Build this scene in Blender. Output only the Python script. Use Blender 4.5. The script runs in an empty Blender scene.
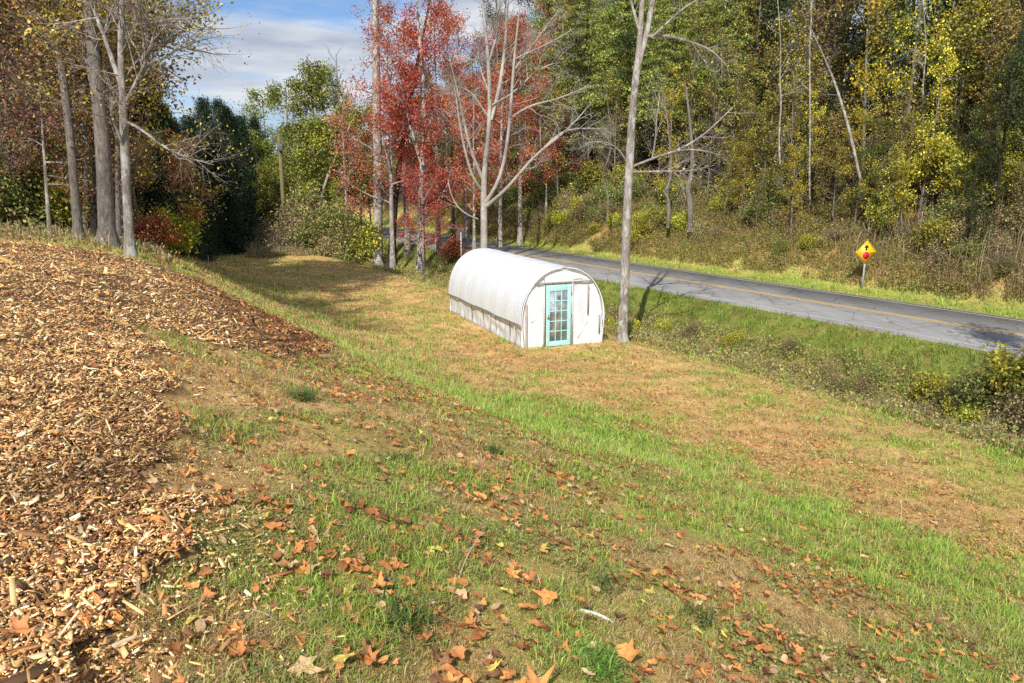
import bpy, math, random
import numpy as np
from mathutils import Vector, Matrix

R = math.radians
sc = bpy.context.scene
col = sc.collection
rg = np.random.default_rng(7)

# ------------------------------------------------------------------ camera
W_, H_, FPX = 1024, 683, 760.0
PITCH = R(12.2)
CAMZ = 5.5
cd = bpy.data.cameras.new('camera')
cam = bpy.data.objects.new('camera', cd); col.objects.link(cam)
cam.location = (0, 0, CAMZ)
cam.rotation_euler = (R(90) - PITCH, 0, 0)
cd.sensor_width = 36; cd.lens = 36 * FPX / W_
cd.clip_start = 0.1; cd.clip_end = 2000
sc.camera = cam
CP, SP = math.cos(PITCH), math.sin(PITCH)

def ray(px, py):
    v = (341.5 - py) / FPX
    return np.array([(px - 512) / FPX, CP + v * SP, v * CP - SP])

def W(px, py, Y):
    """world point seen at a pixel of the photograph at forward distance Y"""
    d = ray(px, py); t = Y / d[1]
    return np.array([d[0] * t, Y, CAMZ + d[2] * t])

# ------------------------------------------------------------------ noise
_lat = rg.random((64, 64))
def vnoise(x, y, f):
    x = np.asarray(x, float) * f + 100.3; y = np.asarray(y, float) * f + 57.7
    i = np.floor(x).astype(int); j = np.floor(y).astype(int)
    u = x - i; v = y - j; u = u*u*(3-2*u); v = v*v*(3-2*v)
    a = _lat[i % 64, j % 64]; b = _lat[(i+1) % 64, j % 64]
    c = _lat[i % 64, (j+1) % 64]; d = _lat[(i+1) % 64, (j+1) % 64]
    return (a*(1-u)+b*u)*(1-v) + (c*(1-u)+d*u)*v
def fbm(x, y, f, o=4):
    s = 0; a = .5; t = 0
    for k in range(o):
        s = s + a * vnoise(x + 13.1*k, y - 7.7*k, f); t += a; a *= .5; f *= 2.1
    return s / t
def sstep(a, b, x):
    t = np.clip((np.asarray(x, float) - a) / (b - a), 0, 1); return t*t*(3-2*t)

# ------------------------------------------------------------------ terrain
# n runs across the valley (towards the road), s runs along the road
SX, SY = .857, .515
def ns(X, Y): return SX*X + SY*Y, -SY*X + SX*Y
def xy(s, n): return np.array([SX*n - SY*s, SY*n + SX*s])
NA = [-80, -30, -12, -4, 0, 3, 6, 9, 11, 14, 17, 18, 20, 21.5, 23.6, 24.4, 24.6, 30.2, 30.4, 31, 32.1, 34, 37, 40, 60, 90, 200]
ZA = [8, 5.2, 4.3, 4.1, 3.85, 3.0, 2.05, .95, .3, -.1, -.3, -.7, -1.5, -1.25, .12, .3, .12, .12, .3, .3, .4, 1.9, 3.8, 5.3, 14.5, 20, 24]
NB = [-80, -30, -12, -4, -1, 1, 2.6, 4, 5.5, 7, 8.5, 11, 14, 17, 18, 20, 21.5, 23.6, 24.4, 24.6, 30.2, 30.4, 31, 32.1, 34, 37, 40, 60, 90, 200]
ZB = [8, 5.4, 4.6, 4.3, 4.15, 3.95, 3.45, 2.6, 1.6, .8, .3, .05, 0, -.05, -.4, -1.2, -1.0, .12, .3, .12, .12, .3, .3, .4, 1.8, 3.5, 4.8, 11.5, 15, 18]
_nf = np.arange(-80, 200, .1)
def _smooth(na, za):
    z = np.interp(_nf, na, za); k = np.exp(-.5*(np.arange(-40, 41)*.1/1.1)**2); k /= k.sum()
    zs = np.convolve(np.pad(z, 40, mode='edge'), k, mode='valid')
    w_ = sstep(16.5, 18.5, _nf); return zs*(1-w_) + z*w_
ZAS, ZBS = _smooth(NA, ZA), _smooth(NB, ZB)
def Hraw(X, Y, bump=True):
    n, s = ns(X, Y)
    w = sstep(2, 18, s)
    z = np.interp(n, _nf, ZAS)*(1-w) + np.interp(n, _nf, ZBS)*w
    # mild end of the field and far rise
    z = z + sstep(52, 120, s)*3.0*sstep(31, 15, n)
    if bump:
        m = 1 - sstep(23.5, 24.2, n)*(1-sstep(31, 32, n))
        z = z + m*((fbm(X, Y, .35, 3)-.5)*.22 + (fbm(X, Y, 2.1, 3)-.5)*.07)
        z = z + sstep(33, 42, n)*(fbm(X, Y, .15, 3)-.5)*1.6
    return z
def H(X, Y): return Hraw(X, Y)
def G(X, Y): return float(H(np.array([X]), np.array([Y]))[0])

def at(px, py):
    """ground point under a pixel of the photograph (ray march on the terrain)"""
    d = ray(px, py); t = 1.0
    while t < 400:
        p = d*t; 
        if CAMZ + p[2] < G(p[0], p[1]): break
        t *= 1.01
    lo, hi = t/1.01, t
    for _ in range(18):
        m = (lo+hi)/2; p = d*m
        if CAMZ + p[2] < G(p[0], p[1]): hi = m
        else: lo = m
    p = d*hi
    return np.array([p[0], p[1], CAMZ+p[2]])

def in_poly(X, Y, poly):
    X = np.asarray(X); Y = np.asarray(Y); r = np.zeros(X.shape, bool); k = len(poly)
    for i in range(k):
        x0, y0 = poly[i]; x1, y1 = poly[(i+1) % k]
        if y0 == y1: continue
        c = ((y0 > Y) != (y1 > Y)) & (X < (x1-x0)*(Y-y0)/(y1-y0) + x0)
        r ^= c
    return r

mul_px = [(128,683),(150,600),(166,500),(182,440),(168,395),(140,362),(150,330),(190,338),(235,352),(272,354),(290,366),(318,364)]
MUL = [tuple(at(*p)[:2]) for p in mul_px]
# the far edge follows the crest of the bank, then the strip before the woods
for s_, n_ in ((13.6, 4.0), (15, 3.2), (17.5, 2.6), (20, -.6), (21, -4.0), (20, -10), (10, -14), (-4, -6)):
    MUL.append(tuple(xy(s_, n_)))
MUL.append((-1.9, 1.0)); MUL.append((-1.25, 1.0))
def mulch(X, Y):
    wx = X + (fbm(X, Y, 1.6, 5)-.5)*1.1; wy = Y + (fbm(X+31, Y+17, 1.6, 5)-.5)*1.1
    return in_poly(wx, wy, MUL)

GH0 = at(563, 345); GHAZ = R(-22.5)
GHX, GHL, GHW = np.array([math.cos(GHAZ), -math.sin(GHAZ)]), 7.7, 1.52     # right-hand axis, length, half width
GHY = np.array([math.sin(GHAZ), math.cos(GHAZ)])
def gh_local(X, Y):
    dx = X-GH0[0]; dy = Y-GH0[1]
    return dx*GHX[0]+dy*GHX[1], dx*GHY[0]+dy*GHY[1]

def greenness(X, Y):
    n, s = ns(X, Y)
    g = np.interp(n, [-6, 0, 2, 4.2, 6, 9.3, 10.6, 13.3, 14.2, 16, 17.5, 19, 21, 22.5, 24, 30.4, 31, 32.2, 33], [-.08, -.05, .12, .5, .74, .8, .42, .13, .34, .46, .42, .3, .5, 1.1, 1.2, .5, 1.0, .9, .3])
    far = sstep(10, 20, s)
    g2 = np.interp(n, [2, 4, 7, 8.5, 10.5, 12, 15, 18, 21, 23, 24, 30.4, 31, 32.2, 33], [.28, .15, .12, .2, .16, .17, .15, .16, .4, 1.0, 1.1, .5, .9, .8, .3])
    g = g*(1-far) + g2*far
    return np.clip(g + (fbm(X, Y, .45, 4)-.5)*.9 + (fbm(X+9, Y+4, 1.7, 4)-.5)*1.5, 0, 1)

# ------------------------------------------------------------------ mesh helpers
def mesh_np(name, verts, faces, colors=None, smooth=False):
    """faces: (m,k) array or list of such arrays"""
    me = bpy.data.meshes.new(name)
    verts = np.asarray(verts, np.float32)
    fl = faces if isinstance(faces, list) else [faces]
    fl = [np.asarray(f, np.int32) for f in fl if len(f)]
    loops = np.concatenate([f.ravel() for f in fl])
    tot = np.concatenate([np.full(len(f), f.shape[1], np.int32) for f in fl])
    start = np.concatenate([[0], np.cumsum(tot)[:-1]]).astype(np.int32)
    me.vertices.add(len(verts)); me.vertices.foreach_set('co', verts.ravel())
    me.loops.add(len(loops)); me.loops.foreach_set('vertex_index', loops.astype(np.int32))
    me.polygons.add(len(tot)); me.polygons.foreach_set('loop_start', start); me.polygons.foreach_set('loop_total', tot)
    if smooth: me.polygons.foreach_set('use_smooth', np.ones(len(tot), bool))
    if colors is not None:
        a = me.color_attributes.new('Col', 'FLOAT_COLOR', 'POINT')
        c = np.ones((len(verts), 4), np.float32); c[:, :3] = colors
        a.data.foreach_set('color', c.ravel())
    me.update(calc_edges=True); me.validate()
    return me

def link(name, me, mat=None, parent=None, loc=None):
    o = bpy.data.objects.new(name, me); col.objects.link(o)
    if mat is not None and me is not None and len(me.materials) == 0: me.materials.append(mat)
    if parent is not None: o.parent = parent
    if loc is not None: o.location = loc
    return o
def tag(o, label=None, cat=None, group=None, kind=None):
    if label: o['label'] = label
    if cat: o['category'] = cat
    if group: o['group'] = group
    if kind: o['kind'] = kind
    return o
def empty(name, loc, label=None, cat=None, group=None):
    o = bpy.data.objects.new(name, None); col.objects.link(o); o.location = loc
    o.empty_display_size = .2
    return tag(o, label, cat, group)

class MB:
    def __init__(s): s.v = []; s.f4 = []; s.n = 0; s.fn = {}
    def add(s, v, f):
        v = np.asarray(v, float); f = np.asarray(f, int)
        s.v.append(v); s.fn.setdefault(f.shape[1], []).append(f + s.n); s.n += len(v)
    def box(s, c, size, M=None):
        x, y, z = np.array(size)/2
        v = np.array([[-x,-y,-z],[x,-y,-z],[x,y,-z],[-x,y,-z],[-x,-y,z],[x,-y,z],[x,y,z],[-x,y,z]], float)
        if M is not None: v = v @ np.asarray(M).T
        s.add(v + np.array(c), [[0,3,2,1],[4,5,6,7],[0,1,5,4],[1,2,6,5],[2,3,7,6],[3,0,4,7]])
    def tube(s, pts, rad, sides=6, cap=True):
        v, f = tube(pts, rad, sides); s.add(v, f)
        if cap:
            k = len(pts)
            s.fn.setdefault(sides, []).append(np.array([[s.n-len(v)+(k-1)*sides+i for i in range(sides)]]))
            s.fn.setdefault(sides, []).append(np.array([[s.n-len(v)+i for i in range(sides)][::-1]]))
    def sheet(s, P):
        """P: (a,b,3) grid of points"""
        P = np.asarray(P, float); a, b = P.shape[:2]
        i = np.arange(a-1)[:, None]*b + np.arange(b-1)[None, :]
        i = i.ravel(); s.add(P.reshape(-1, 3), np.stack([i, i+b, i+b+1, i+1], 1))
    def build(s, name, mat, parent=None, smooth=False, bevel=0):
        me = mesh_np(name, np.concatenate(s.v), [np.concatenate(f) for f in s.fn.values()], smooth=smooth)
        o = link(name, me, mat, parent)
        if bevel:
            m = o.modifiers.new('bevel', 'BEVEL'); m.width = bevel; m.segments = 2
        return o

def tube(pts, rad, sides):
    pts = np.asarray(pts, float); rad = np.asarray(rad, float); k = len(pts)
    t = np.gradient(pts, axis=0); t /= np.linalg.norm(t, axis=1)[:, None] + 1e-9
    ref = np.array([1., 0, 0]) if abs(t[0][0]) < .8 else np.array([0, 1., 0])
    a = np.cross(t, ref); a /= np.linalg.norm(a, axis=1)[:, None] + 1e-9
    b = np.cross(t, a)
    th = np.arange(sides)*2*math.pi/sides
    v = pts[:, None, :] + rad[:, None, None]*(np.cos(th)[None, :, None]*a[:, None, :] + np.sin(th)[None, :, None]*b[:, None, :])
    i = np.arange(k-1)[:, None]*sides; j = np.arange(sides)[None, :]; j2 = (j+1) % sides
    f = np.stack([(i+j).ravel(), (i+j2).ravel(), (i+sides+j2).ravel(), (i+sides+j).ravel()], 1)
    return v.reshape(-1, 3), f

# ------------------------------------------------------------------ materials
def newmat(name):
    m = bpy.data.materials.new(name); m.use_nodes = True
    nt = m.node_tree; b = nt.nodes['Principled BSDF']
    return m, nt, b
def node(nt, t, **kw):
    n = nt.nodes.new(t)
    for k, v in kw.items():
        if k.startswith('i_'): n.inputs[k[2:].replace('_', ' ')].default_value = v
        else: setattr(n, k, v)
    return n
def ramp(nt, stops):
    r = nt.nodes.new('ShaderNodeValToRGB'); e = r.color_ramp.elements
    while len(e) < len(stops): e.new(.5)
    for x, (p, c) in zip(e, stops): x.position = p; x.color = (*c, 1)
    return r
def mixc(nt, a, b, fac, mode='MIX'):
    m = nt.nodes.new('ShaderNodeMix'); m.data_type = 'RGBA'; m.blend_type = mode
    for sock, val in ((m.inputs[0], fac), (m.inputs[6], a), (m.inputs[7], b)):
        if hasattr(val, 'is_linked') or isinstance(val, bpy.types.NodeSocket): nt.links.new(val, sock)
        elif isinstance(val, (int, float)): sock.default_value = val
        else: sock.default_value = (*val, 1)
    return m.outputs[2]

def leaf_mat(name, trans=.24, rough=.55):
    m, nt, b = newmat(name)
    at_ = node(nt, 'ShaderNodeAttribute', attribute_name='Col')
    oi = node(nt, 'ShaderNodeObjectInfo')
    hs = node(nt, 'ShaderNodeHueSaturation')
    mr = node(nt, 'ShaderNodeMapRange'); mr.inputs[3].default_value = .75; mr.inputs[4].default_value = 1.2
    mh = node(nt, 'ShaderNodeMapRange'); mh.inputs[3].default_value = .485; mh.inputs[4].default_value = .515
    nt.links.new(oi.outputs['Random'], mr.inputs[0]); nt.links.new(mr.outputs[0], hs.inputs['Value'])
    nt.links.new(oi.outputs['Random'], mh.inputs[0]); nt.links.new(mh.outputs[0], hs.inputs['Hue'])
    nt.links.new(at_.outputs['Color'], hs.inputs['Color'])
    nt.links.new(hs.outputs[0], b.inputs['Base Color'])
    b.inputs['Roughness'].default_value = rough; b.inputs['Specular IOR Level'].default_value = .3
    tr = node(nt, 'ShaderNodeBsdfTranslucent'); nt.links.new(hs.outputs[0], tr.inputs['Color'])
    mx = node(nt, 'ShaderNodeMixShader'); mx.inputs[0].default_value = trans
    nt.links.new(b.outputs[0], mx.inputs[1]); nt.links.new(tr.outputs[0], mx.inputs[2])
    nt.links.new(mx.outputs[0], nt.nodes['Material Output'].inputs[0])
    return m

def plain(name, c, rough=.6, metal=0, nscale=0, namt=.25, bump=0):
    m, nt, b = newmat(name)
    b.inputs['Roughness'].default_value = rough; b.inputs['Metallic'].default_value = metal
    b.inputs['Specular IOR Level'].default_value = .3
    if nscale:
        tc = node(nt, 'ShaderNodeTexCoord')
        nz = node(nt, 'ShaderNodeTexNoise', i_Scale=nscale, i_Detail=6.0)
        nt.links.new(tc.outputs['Object'], nz.inputs['Vector'])
        r = ramp(nt, [(.3, tuple(x*(1-namt) for x in c)), (.7, tuple(min(1, x*(1+namt)) for x in c))])
        nt.links.new(nz.outputs[0], r.inputs[0]); nt.links.new(r.outputs[0], b.inputs['Base Color'])
        if bump:
            bp = node(nt, 'ShaderNodeBump', i_Strength=bump, i_Distance=.02)
            nt.links.new(nz.outputs[0], bp.inputs['Height']); nt.links.new(bp.outputs[0], b.inputs['Normal'])
    else: b.inputs['Base Color'].default_value = (*c, 1)
    return m

def bark(name, dark, mid, pale, patch=0.0, patchcol=(.5, .48, .43), pscale=5):
    m, nt, b = newmat(name)
    tc = node(nt, 'ShaderNodeTexCoord')
    mp = node(nt, 'ShaderNodeMapping'); mp.inputs['Scale'].default_value = (12, 12, 3.2)
    nt.links.new(tc.outputs['Object'], mp.inputs['Vector'])
    nz = node(nt, 'ShaderNodeTexNoise', i_Scale=1.6, i_Detail=10.0, i_Roughness=.78)
    nt.links.new(mp.outputs[0], nz.inputs['Vector'])
    r = ramp(nt, [(.3, dark), (.5, mid), (.68, pale)])
    nt.links.new(nz.outputs[0], r.inputs[0])
    out = r.outputs[0]
    n2 = node(nt, 'ShaderNodeTexNoise', i_Scale=.9, i_Detail=3.0)
    nt.links.new(tc.outputs['Object'], n2.inputs['Vector'])
    r3 = ramp(nt, [(.3, (.55, .55, .55)), (.7, (1.15, 1.15, 1.15))]); nt.links.new(n2.outputs[0], r3.inputs[0])
    out = mixc(nt, out, r3.outputs[0], 1.0, 'MULTIPLY')
    if patch:
        n3 = node(nt, 'ShaderNodeTexNoise', i_Scale=pscale, i_Detail=4.0, i_Roughness=.6)
        mp3 = node(nt, 'ShaderNodeMapping'); mp3.inputs['Scale'].default_value = (1, 1, .45)
        nt.links.new(tc.outputs['Object'], mp3.inputs['Vector']); nt.links.new(mp3.outputs[0], n3.inputs['Vector'])
        r2 = ramp(nt, [(.62-patch*.3, (0, 0, 0)), (.68-patch*.3, (1, 1, 1))])
        nt.links.new(n3.outputs[0], r2.inputs[0])
        out = mixc(nt, out, patchcol, r2.outputs[0])
    nt.links.new(out, b.inputs['Base Color'])
    b.inputs['Roughness'].default_value = .9; b.inputs['Specular IOR Level'].default_value = .1
    bp = node(nt, 'ShaderNodeBump', i_Strength=1.0, i_Distance=.06)
    nt.links.new(nz.outputs[0], bp.inputs['Height']); nt.links.new(bp.outputs[0], b.inputs['Normal'])
    return m

M_LEAF = leaf_mat('foliage')
M_GRASS = leaf_mat('grass_blades', .4, .6)
M_LITTER = leaf_mat('dry_leaves', .15, .6)
M_CHIP = leaf_mat('wood_chips', 0.0, .85)
B_GREY = bark('grey_bark', (.08, .066, .055), (.26, .225, .19), (.48, .43, .37))
B_PALE = bark('pale_bark', (.17, .14, .115), (.40, .35, .30), (.58, .53, .47), .35, (.55, .52, .48), 6)
B_DARK = bark('dark_bark', (.02, .017, .014), (.055, .045, .037), (.13, .105, .085))
B_SPECK = bark('speckled_bark', (.05, .04, .035), (.16, .14, .12), (.26, .23, .2), .5, (.55, .52, .48), 5)
B_WHITE = bark('bleached_bark', (.26, .22, .19), (.52, .47, .41), (.72, .67, .6))

# ------------------------------------------------------------------ world and sun
SUN_AZ, SUN_EL = 14.0, 41.0          # shadows run towards this azimuth
w = bpy.data.worlds.new('World'); sc.world = w; w.use_nodes = True
nt = w.node_tree; bg = nt.nodes['Background']; bg.inputs['Strength'].default_value = .12
sky = node(nt, 'ShaderNodeTexSky', sky_type='NISHITA', sun_disc=False)
sky.sun_elevation = R(SUN_EL); sky.sun_rotation = R(180 + SUN_AZ)
sky.air_density = 1.0; sky.dust_density = .6; sky.ozone_density = 1.5; sky.altitude = 300
tc = node(nt, 'ShaderNodeTexCoord')
mp = node(nt, 'ShaderNodeMapping'); mp.inputs['Scale'].default_value = (2.6, 2.6, 15); mp.inputs['Location'].default_value = (.3, .1, .25)
nt.links.new(tc.outputs['Generated'], mp.inputs['Vector'])
cn = node(nt, 'ShaderNodeTexNoise', i_Scale=1.2, i_Detail=9.0, i_Roughness=.55)
nt.links.new(mp.outputs[0], cn.inputs['Vector'])
cr = ramp(nt, [(.42, (0, 0, 0)), (.57, (.95, .95, .95))]); nt.links.new(cn.outputs[0], cr.inputs[0])
cn2 = node(nt, 'ShaderNodeTexNoise', i_Scale=2.6, i_Detail=6.0); nt.links.new(mp.outputs[0], cn2.inputs['Vector'])
cc = ramp(nt, [(.3, (3.4, 3.9, 4.9)), (.65, (7.0, 7.2, 7.5))]); nt.links.new(cn2.outputs[0], cc.inputs[0])
nt.links.new(mixc(nt, mixc(nt, sky.outputs[0], (.7, .87, 1.09), 1.0, 'MULTIPLY'), cc.outputs[0], cr.outputs[0]), bg.inputs['Color'])
sd = bpy.data.lights.new('sun', 'SUN'); sd.energy = 5.0; sd.angle = R(.5); sd.color = (1, .955, .88)
so = bpy.data.objects.new('sun', sd); col.objects.link(so)
ld = Vector((math.sin(R(SUN_AZ))*math.cos(R(SUN_EL)), math.cos(R(SUN_AZ))*math.cos(R(SUN_EL)), -math.sin(R(SUN_EL))))
so.rotation_euler = ld.to_track_quat('-Z', 'Y').to_euler(); so.location = (0, -20, 40)

# ------------------------------------------------------------------ ground
def axis(lo, hi, d0, k):
    a = [0.]; 
    while a[-1] < hi: a.append(a[-1] + d0 + k*a[-1])
    b = [0.]
    while b[-1] > lo: b.append(b[-1] - d0 + k*b[-1])
    return np.array(b[:0:-1] + a)
gx = axis(-420, 420, .07, .012); gy = axis(-60, 500, .07, .0105)
GXm, GYm = np.meshgrid(gx, gy, indexing='ij')
GZ = H(GXm, GYm)
mu = mulch(GXm, GYm)
GZ = GZ + mu*(.04 + (fbm(GXm, GYm, 5, 3)-.5)*.07)
n_, s_ = ns(GXm, GYm)
g = greenness(GXm, GYm)[..., None]
tan = np.array([.62, .405, .175]); grn = np.array([.29, .34, .07]); brn = np.array([.34, .2, .1])
c = tan*(1-g) + grn*g
pb = sstep(.5, .75, fbm(GXm+40, GYm+3, .8, 4))[..., None]
c = c*(1-.3*pb) + brn*.3*pb
trk = (np.exp(-((n_-12)/1.3)**2)*(1-sstep(18, 26, s_)))[..., None]*.7
c = c*(1-trk) + np.array([.56, .33, .14])*trk
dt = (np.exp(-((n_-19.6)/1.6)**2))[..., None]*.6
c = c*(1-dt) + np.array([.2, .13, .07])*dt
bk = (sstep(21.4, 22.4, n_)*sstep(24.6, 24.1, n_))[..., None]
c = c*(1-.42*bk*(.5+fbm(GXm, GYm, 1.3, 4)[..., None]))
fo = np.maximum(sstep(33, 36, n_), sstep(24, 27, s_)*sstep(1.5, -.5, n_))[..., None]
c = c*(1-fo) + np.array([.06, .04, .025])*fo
c = np.where(mu[..., None], np.array([.2, .12, .06])*(.7+.6*fbm(GXm, GYm, 6, 3)[..., None]), c)
c = c*(.75+.5*fbm(GXm, GYm, 3.1, 4)[..., None])
mb = MB(); P = np.stack([GXm, GYm, GZ], -1)
a, b = GXm.shape
i = (np.arange(a-1)[:, None]*b + np.arange(b-1)[None, :]).ravel()
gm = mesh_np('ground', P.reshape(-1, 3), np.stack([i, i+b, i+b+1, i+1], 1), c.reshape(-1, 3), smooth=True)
M_GROUND, nt, bs = newmat('ground_thatch')
ca = node(nt, 'ShaderNodeAttribute', attribute_name='Col')
tc = node(nt, 'ShaderNodeTexCoord')
z1 = node(nt, 'ShaderNodeTexNoise', i_Scale=14.0, i_Detail=8.0, i_Roughness=.75); nt.links.new(tc.outputs['Object'], z1.inputs['Vector'])
z2 = node(nt, 'ShaderNodeTexNoise', i_Scale=2.2, i_Detail=9.0, i_Roughness=.7); nt.links.new(tc.outputs['Object'], z2.inputs['Vector'])
r1 = ramp(nt, [(.3, (.4, .36, .32)), (.46, (1, 1, 1)), (.72, (1.6, 1.55, 1.45))]); nt.links.new(z1.outputs[0], r1.inputs[0])
r2 = ramp(nt, [(.32, (.72, .7, .66)), (.68, (1.25, 1.25, 1.2))]); nt.links.new(z2.outputs[0], r2.inputs[0])
x = mixc(nt, ca.outputs['Color'], r1.outputs[0], 1.0, 'MULTIPLY'); x = mixc(nt, x, r2.outputs[0], 1.0, 'MULTIPLY')
nt.links.new(x, bs.inputs['Base Color']); bs.inputs['Roughness'].default_value = .95; bs.inputs['Specular IOR Level'].default_value = .1
bp = node(nt, 'ShaderNodeBump', i_Strength=.8, i_Distance=.05); nt.links.new(z1.outputs[0], bp.inputs['Height']); nt.links.new(bp.outputs[0], bs.inputs['Normal'])
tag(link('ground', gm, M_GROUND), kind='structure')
def Hm(X, Y):
    return H(X, Y) + mulch(X, Y)*(.04 + (fbm(X, Y, 5, 3)-.5)*.07)

# ------------------------------------------------------------------ road
def strip(name, n0, n1, z, mat, s0=-60, s1=230, step=2.0, skirt=0):
    m = MB(); S = np.arange(s0, s1+.1, step)
    nn = [n0, n1] if not skirt else [n0-.02, n0, n1, n1+.02]
    zz = [z, z] if not skirt else [z-skirt, z, z, z-skirt]
    Pn = np.array([[[*xy(s, n), q + max(0, s-52)*0] for n, q in zip(nn, zz)] for s in S])
    m.sheet(Pn); return tag(m.build(name, mat), kind='structure')
M_ROAD, nt, bs = newmat('asphalt')
tc = node(nt, 'ShaderNodeTexCoord')
mp = node(nt, 'ShaderNodeMapping'); mp.inputs['Rotation'].default_value = (0, 0, R(-31)); mp.inputs['Scale'].default_value = (1, .12, 1)
nt.links.new(tc.outputs['Object'], mp.inputs['Vector'])
z1 = node(nt, 'ShaderNodeTexNoise', i_Scale=1.6, i_Detail=6.0); nt.links.new(mp.outputs[0], z1.inputs['Vector'])
z2 = node(nt, 'ShaderNodeTexNoise', i_Scale=30.0, i_Detail=6.0, i_Roughness=.8); nt.links.new(tc.outputs['Object'], z2.inputs['Vector'])
r1 = ramp(nt, [(.3, (.25, .245, .24)), (.7, (.33, .325, .315))]); nt.links.new(z1.outputs[0], r1.inputs[0])
r2 = ramp(nt, [(.3, (.75, .75, .75)), (.7, (1.2, 1.2, 1.2))]); nt.links.new(z2.outputs[0], r2.inputs[0])
nt.links.new(mixc(nt, r1.outputs[0], r2.outputs[0], 1.0, 'MULTIPLY'), bs.inputs['Base Color'])
vr = node(nt, 'ShaderNodeTexVoronoi', feature='DISTANCE_TO_EDGE', i_Scale=.55); wn = node(nt, 'ShaderNodeTexNoise', i_Scale=1.3, i_Detail=5.0)
nt.links.new(tc.outputs['Object'], wn.inputs['Vector']); nt.links.new(mixc(nt, tc.outputs['Object'], wn.outputs['Color'], .35, 'LINEAR_LIGHT'), vr.inputs['Vector'])
rc = ramp(nt, [(.004, (.45, .44, .43)), (.022, (1, 1, 1))]); nt.links.new(vr.outputs['Distance'], rc.inputs[0])
pz_ = node(nt, 'ShaderNodeTexNoise', i_Scale=.35, i_Detail=3.0); nt.links.new(tc.outputs['Object'], pz_.inputs['Vector'])
rp_ = ramp(nt, [(.4, (.93, .92, .91)), (.55, (1.03, 1.02, 1.0))]); nt.links.new(pz_.outputs[0], rp_.inputs[0])
x = mixc(nt, r1.outputs[0], r2.outputs[0], 1.0, 'MULTIPLY'); x = mixc(nt, x, rc.outputs[0], .7, 'MULTIPLY'); x = mixc(nt, x, rp_.outputs[0], 1.0, 'MULTIPLY')
nt.links.new(x, bs.inputs['Base Color'])
bs.inputs['Roughness'].default_value = .9; bs.inputs['Specular IOR Level'].default_value = .12
M_YEL = plain('faded_yellow_paint', (.66, .43, .14), .8, 0, 12, .35)
M_WHT = plain('faded_white_paint', (.5, .49, .47), .8, 0, 12, .3)
strip('road', 24.25, 30.55, .33, M_ROAD, skirt=.14)
strip('road_line', 27.28, 27.41, .334, M_YEL); strip('road_line', 27.52, 27.65, .334, M_YEL)
strip('road_line', 24.48, 24.59, .334, M_WHT); strip('road_line', 30.2, 30.3, .334, M_WHT)

for n0_, n1_ in ((30.54, 30.78),):
    m_ = MB(); S_ = np.arange(-60, 231, .5); rr_ = np.random.default_rng(3)
    P_ = [[[*xy(s_, n0_ - (rr_.uniform(0, .14) if n0_ < 25 else 0)), .31], [*xy(s_, n1_ + (rr_.uniform(0, .16) if n0_ > 25 else 0)), .325 if n0_ < 25 else .312]] for s_ in S_]
    m_.sheet(P_); tag(m_.build('road_shoulder', plain('gravel_shoulder', (.3, .25, .19), .95, 0, 26, .5)), kind='structure')
# ------------------------------------------------------------------ scatter helpers
def polar(N, r0, r1, p, az=(-52, 50)):
    """random ground points around the photographer, thinning with distance"""
    u = rg.random(N); q = 1-p
    r = (r0**q + u*(r1**q - r0**q))**(1/q)
    a_ = np.radians(rg.uniform(*az, N))
    return np.sin(a_)*r, np.cos(a_)*r, r
def jitter(cols, amt, N):
    return cols * np.clip(1 + rg.normal(0, amt, (N, 1)), .35, 1.9) * np.clip(1+rg.normal(0, amt*.25, (N, 3)), .6, 1.4)
def blades(X, Y, Z, L, Wd, C, lean=.5):
    N = len(X); lean = np.broadcast_to(lean, (N,)); th = rg.uniform(0, 2*math.pi, N)
    dx, dy = np.cos(th), np.sin(th)
    ln = np.abs(rg.normal(lean, .35, N)); up = 1/np.sqrt(1+ln**2)
    tipx = dx*ln*up; 
    ph = th + math.pi/2 + rg.normal(0, .6, N); sx, sy = np.cos(ph)*Wd/2, np.sin(ph)*Wd/2
    v = np.empty((N, 5, 3))
    v[:, 0] = np.stack([X-sx, Y-sy, Z-.005], 1); v[:, 1] = np.stack([X+sx, Y+sy, Z-.005], 1)
    mx_, my_, mz_ = X+dx*L*ln*up*.35, Y+dy*L*ln*up*.35, Z+L*up*.62
    v[:, 2] = np.stack([mx_+sx*.8, my_+sy*.8, mz_], 1); v[:, 3] = np.stack([mx_-sx*.8, my_-sy*.8, mz_], 1)
    v[:, 4] = np.stack([X+dx*L*ln*up, Y+dy*L*ln*up, Z+L*up*(1-.25*np.minimum(ln, 1.5))], 1)
    k = np.arange(N)[:, None]*5
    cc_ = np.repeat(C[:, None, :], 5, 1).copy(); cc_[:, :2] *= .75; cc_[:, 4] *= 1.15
    return v.reshape(-1, 3), [k + np.array([0, 1, 2, 3]), k + np.array([3, 2, 4])], cc_.reshape(-1, 3)

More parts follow.
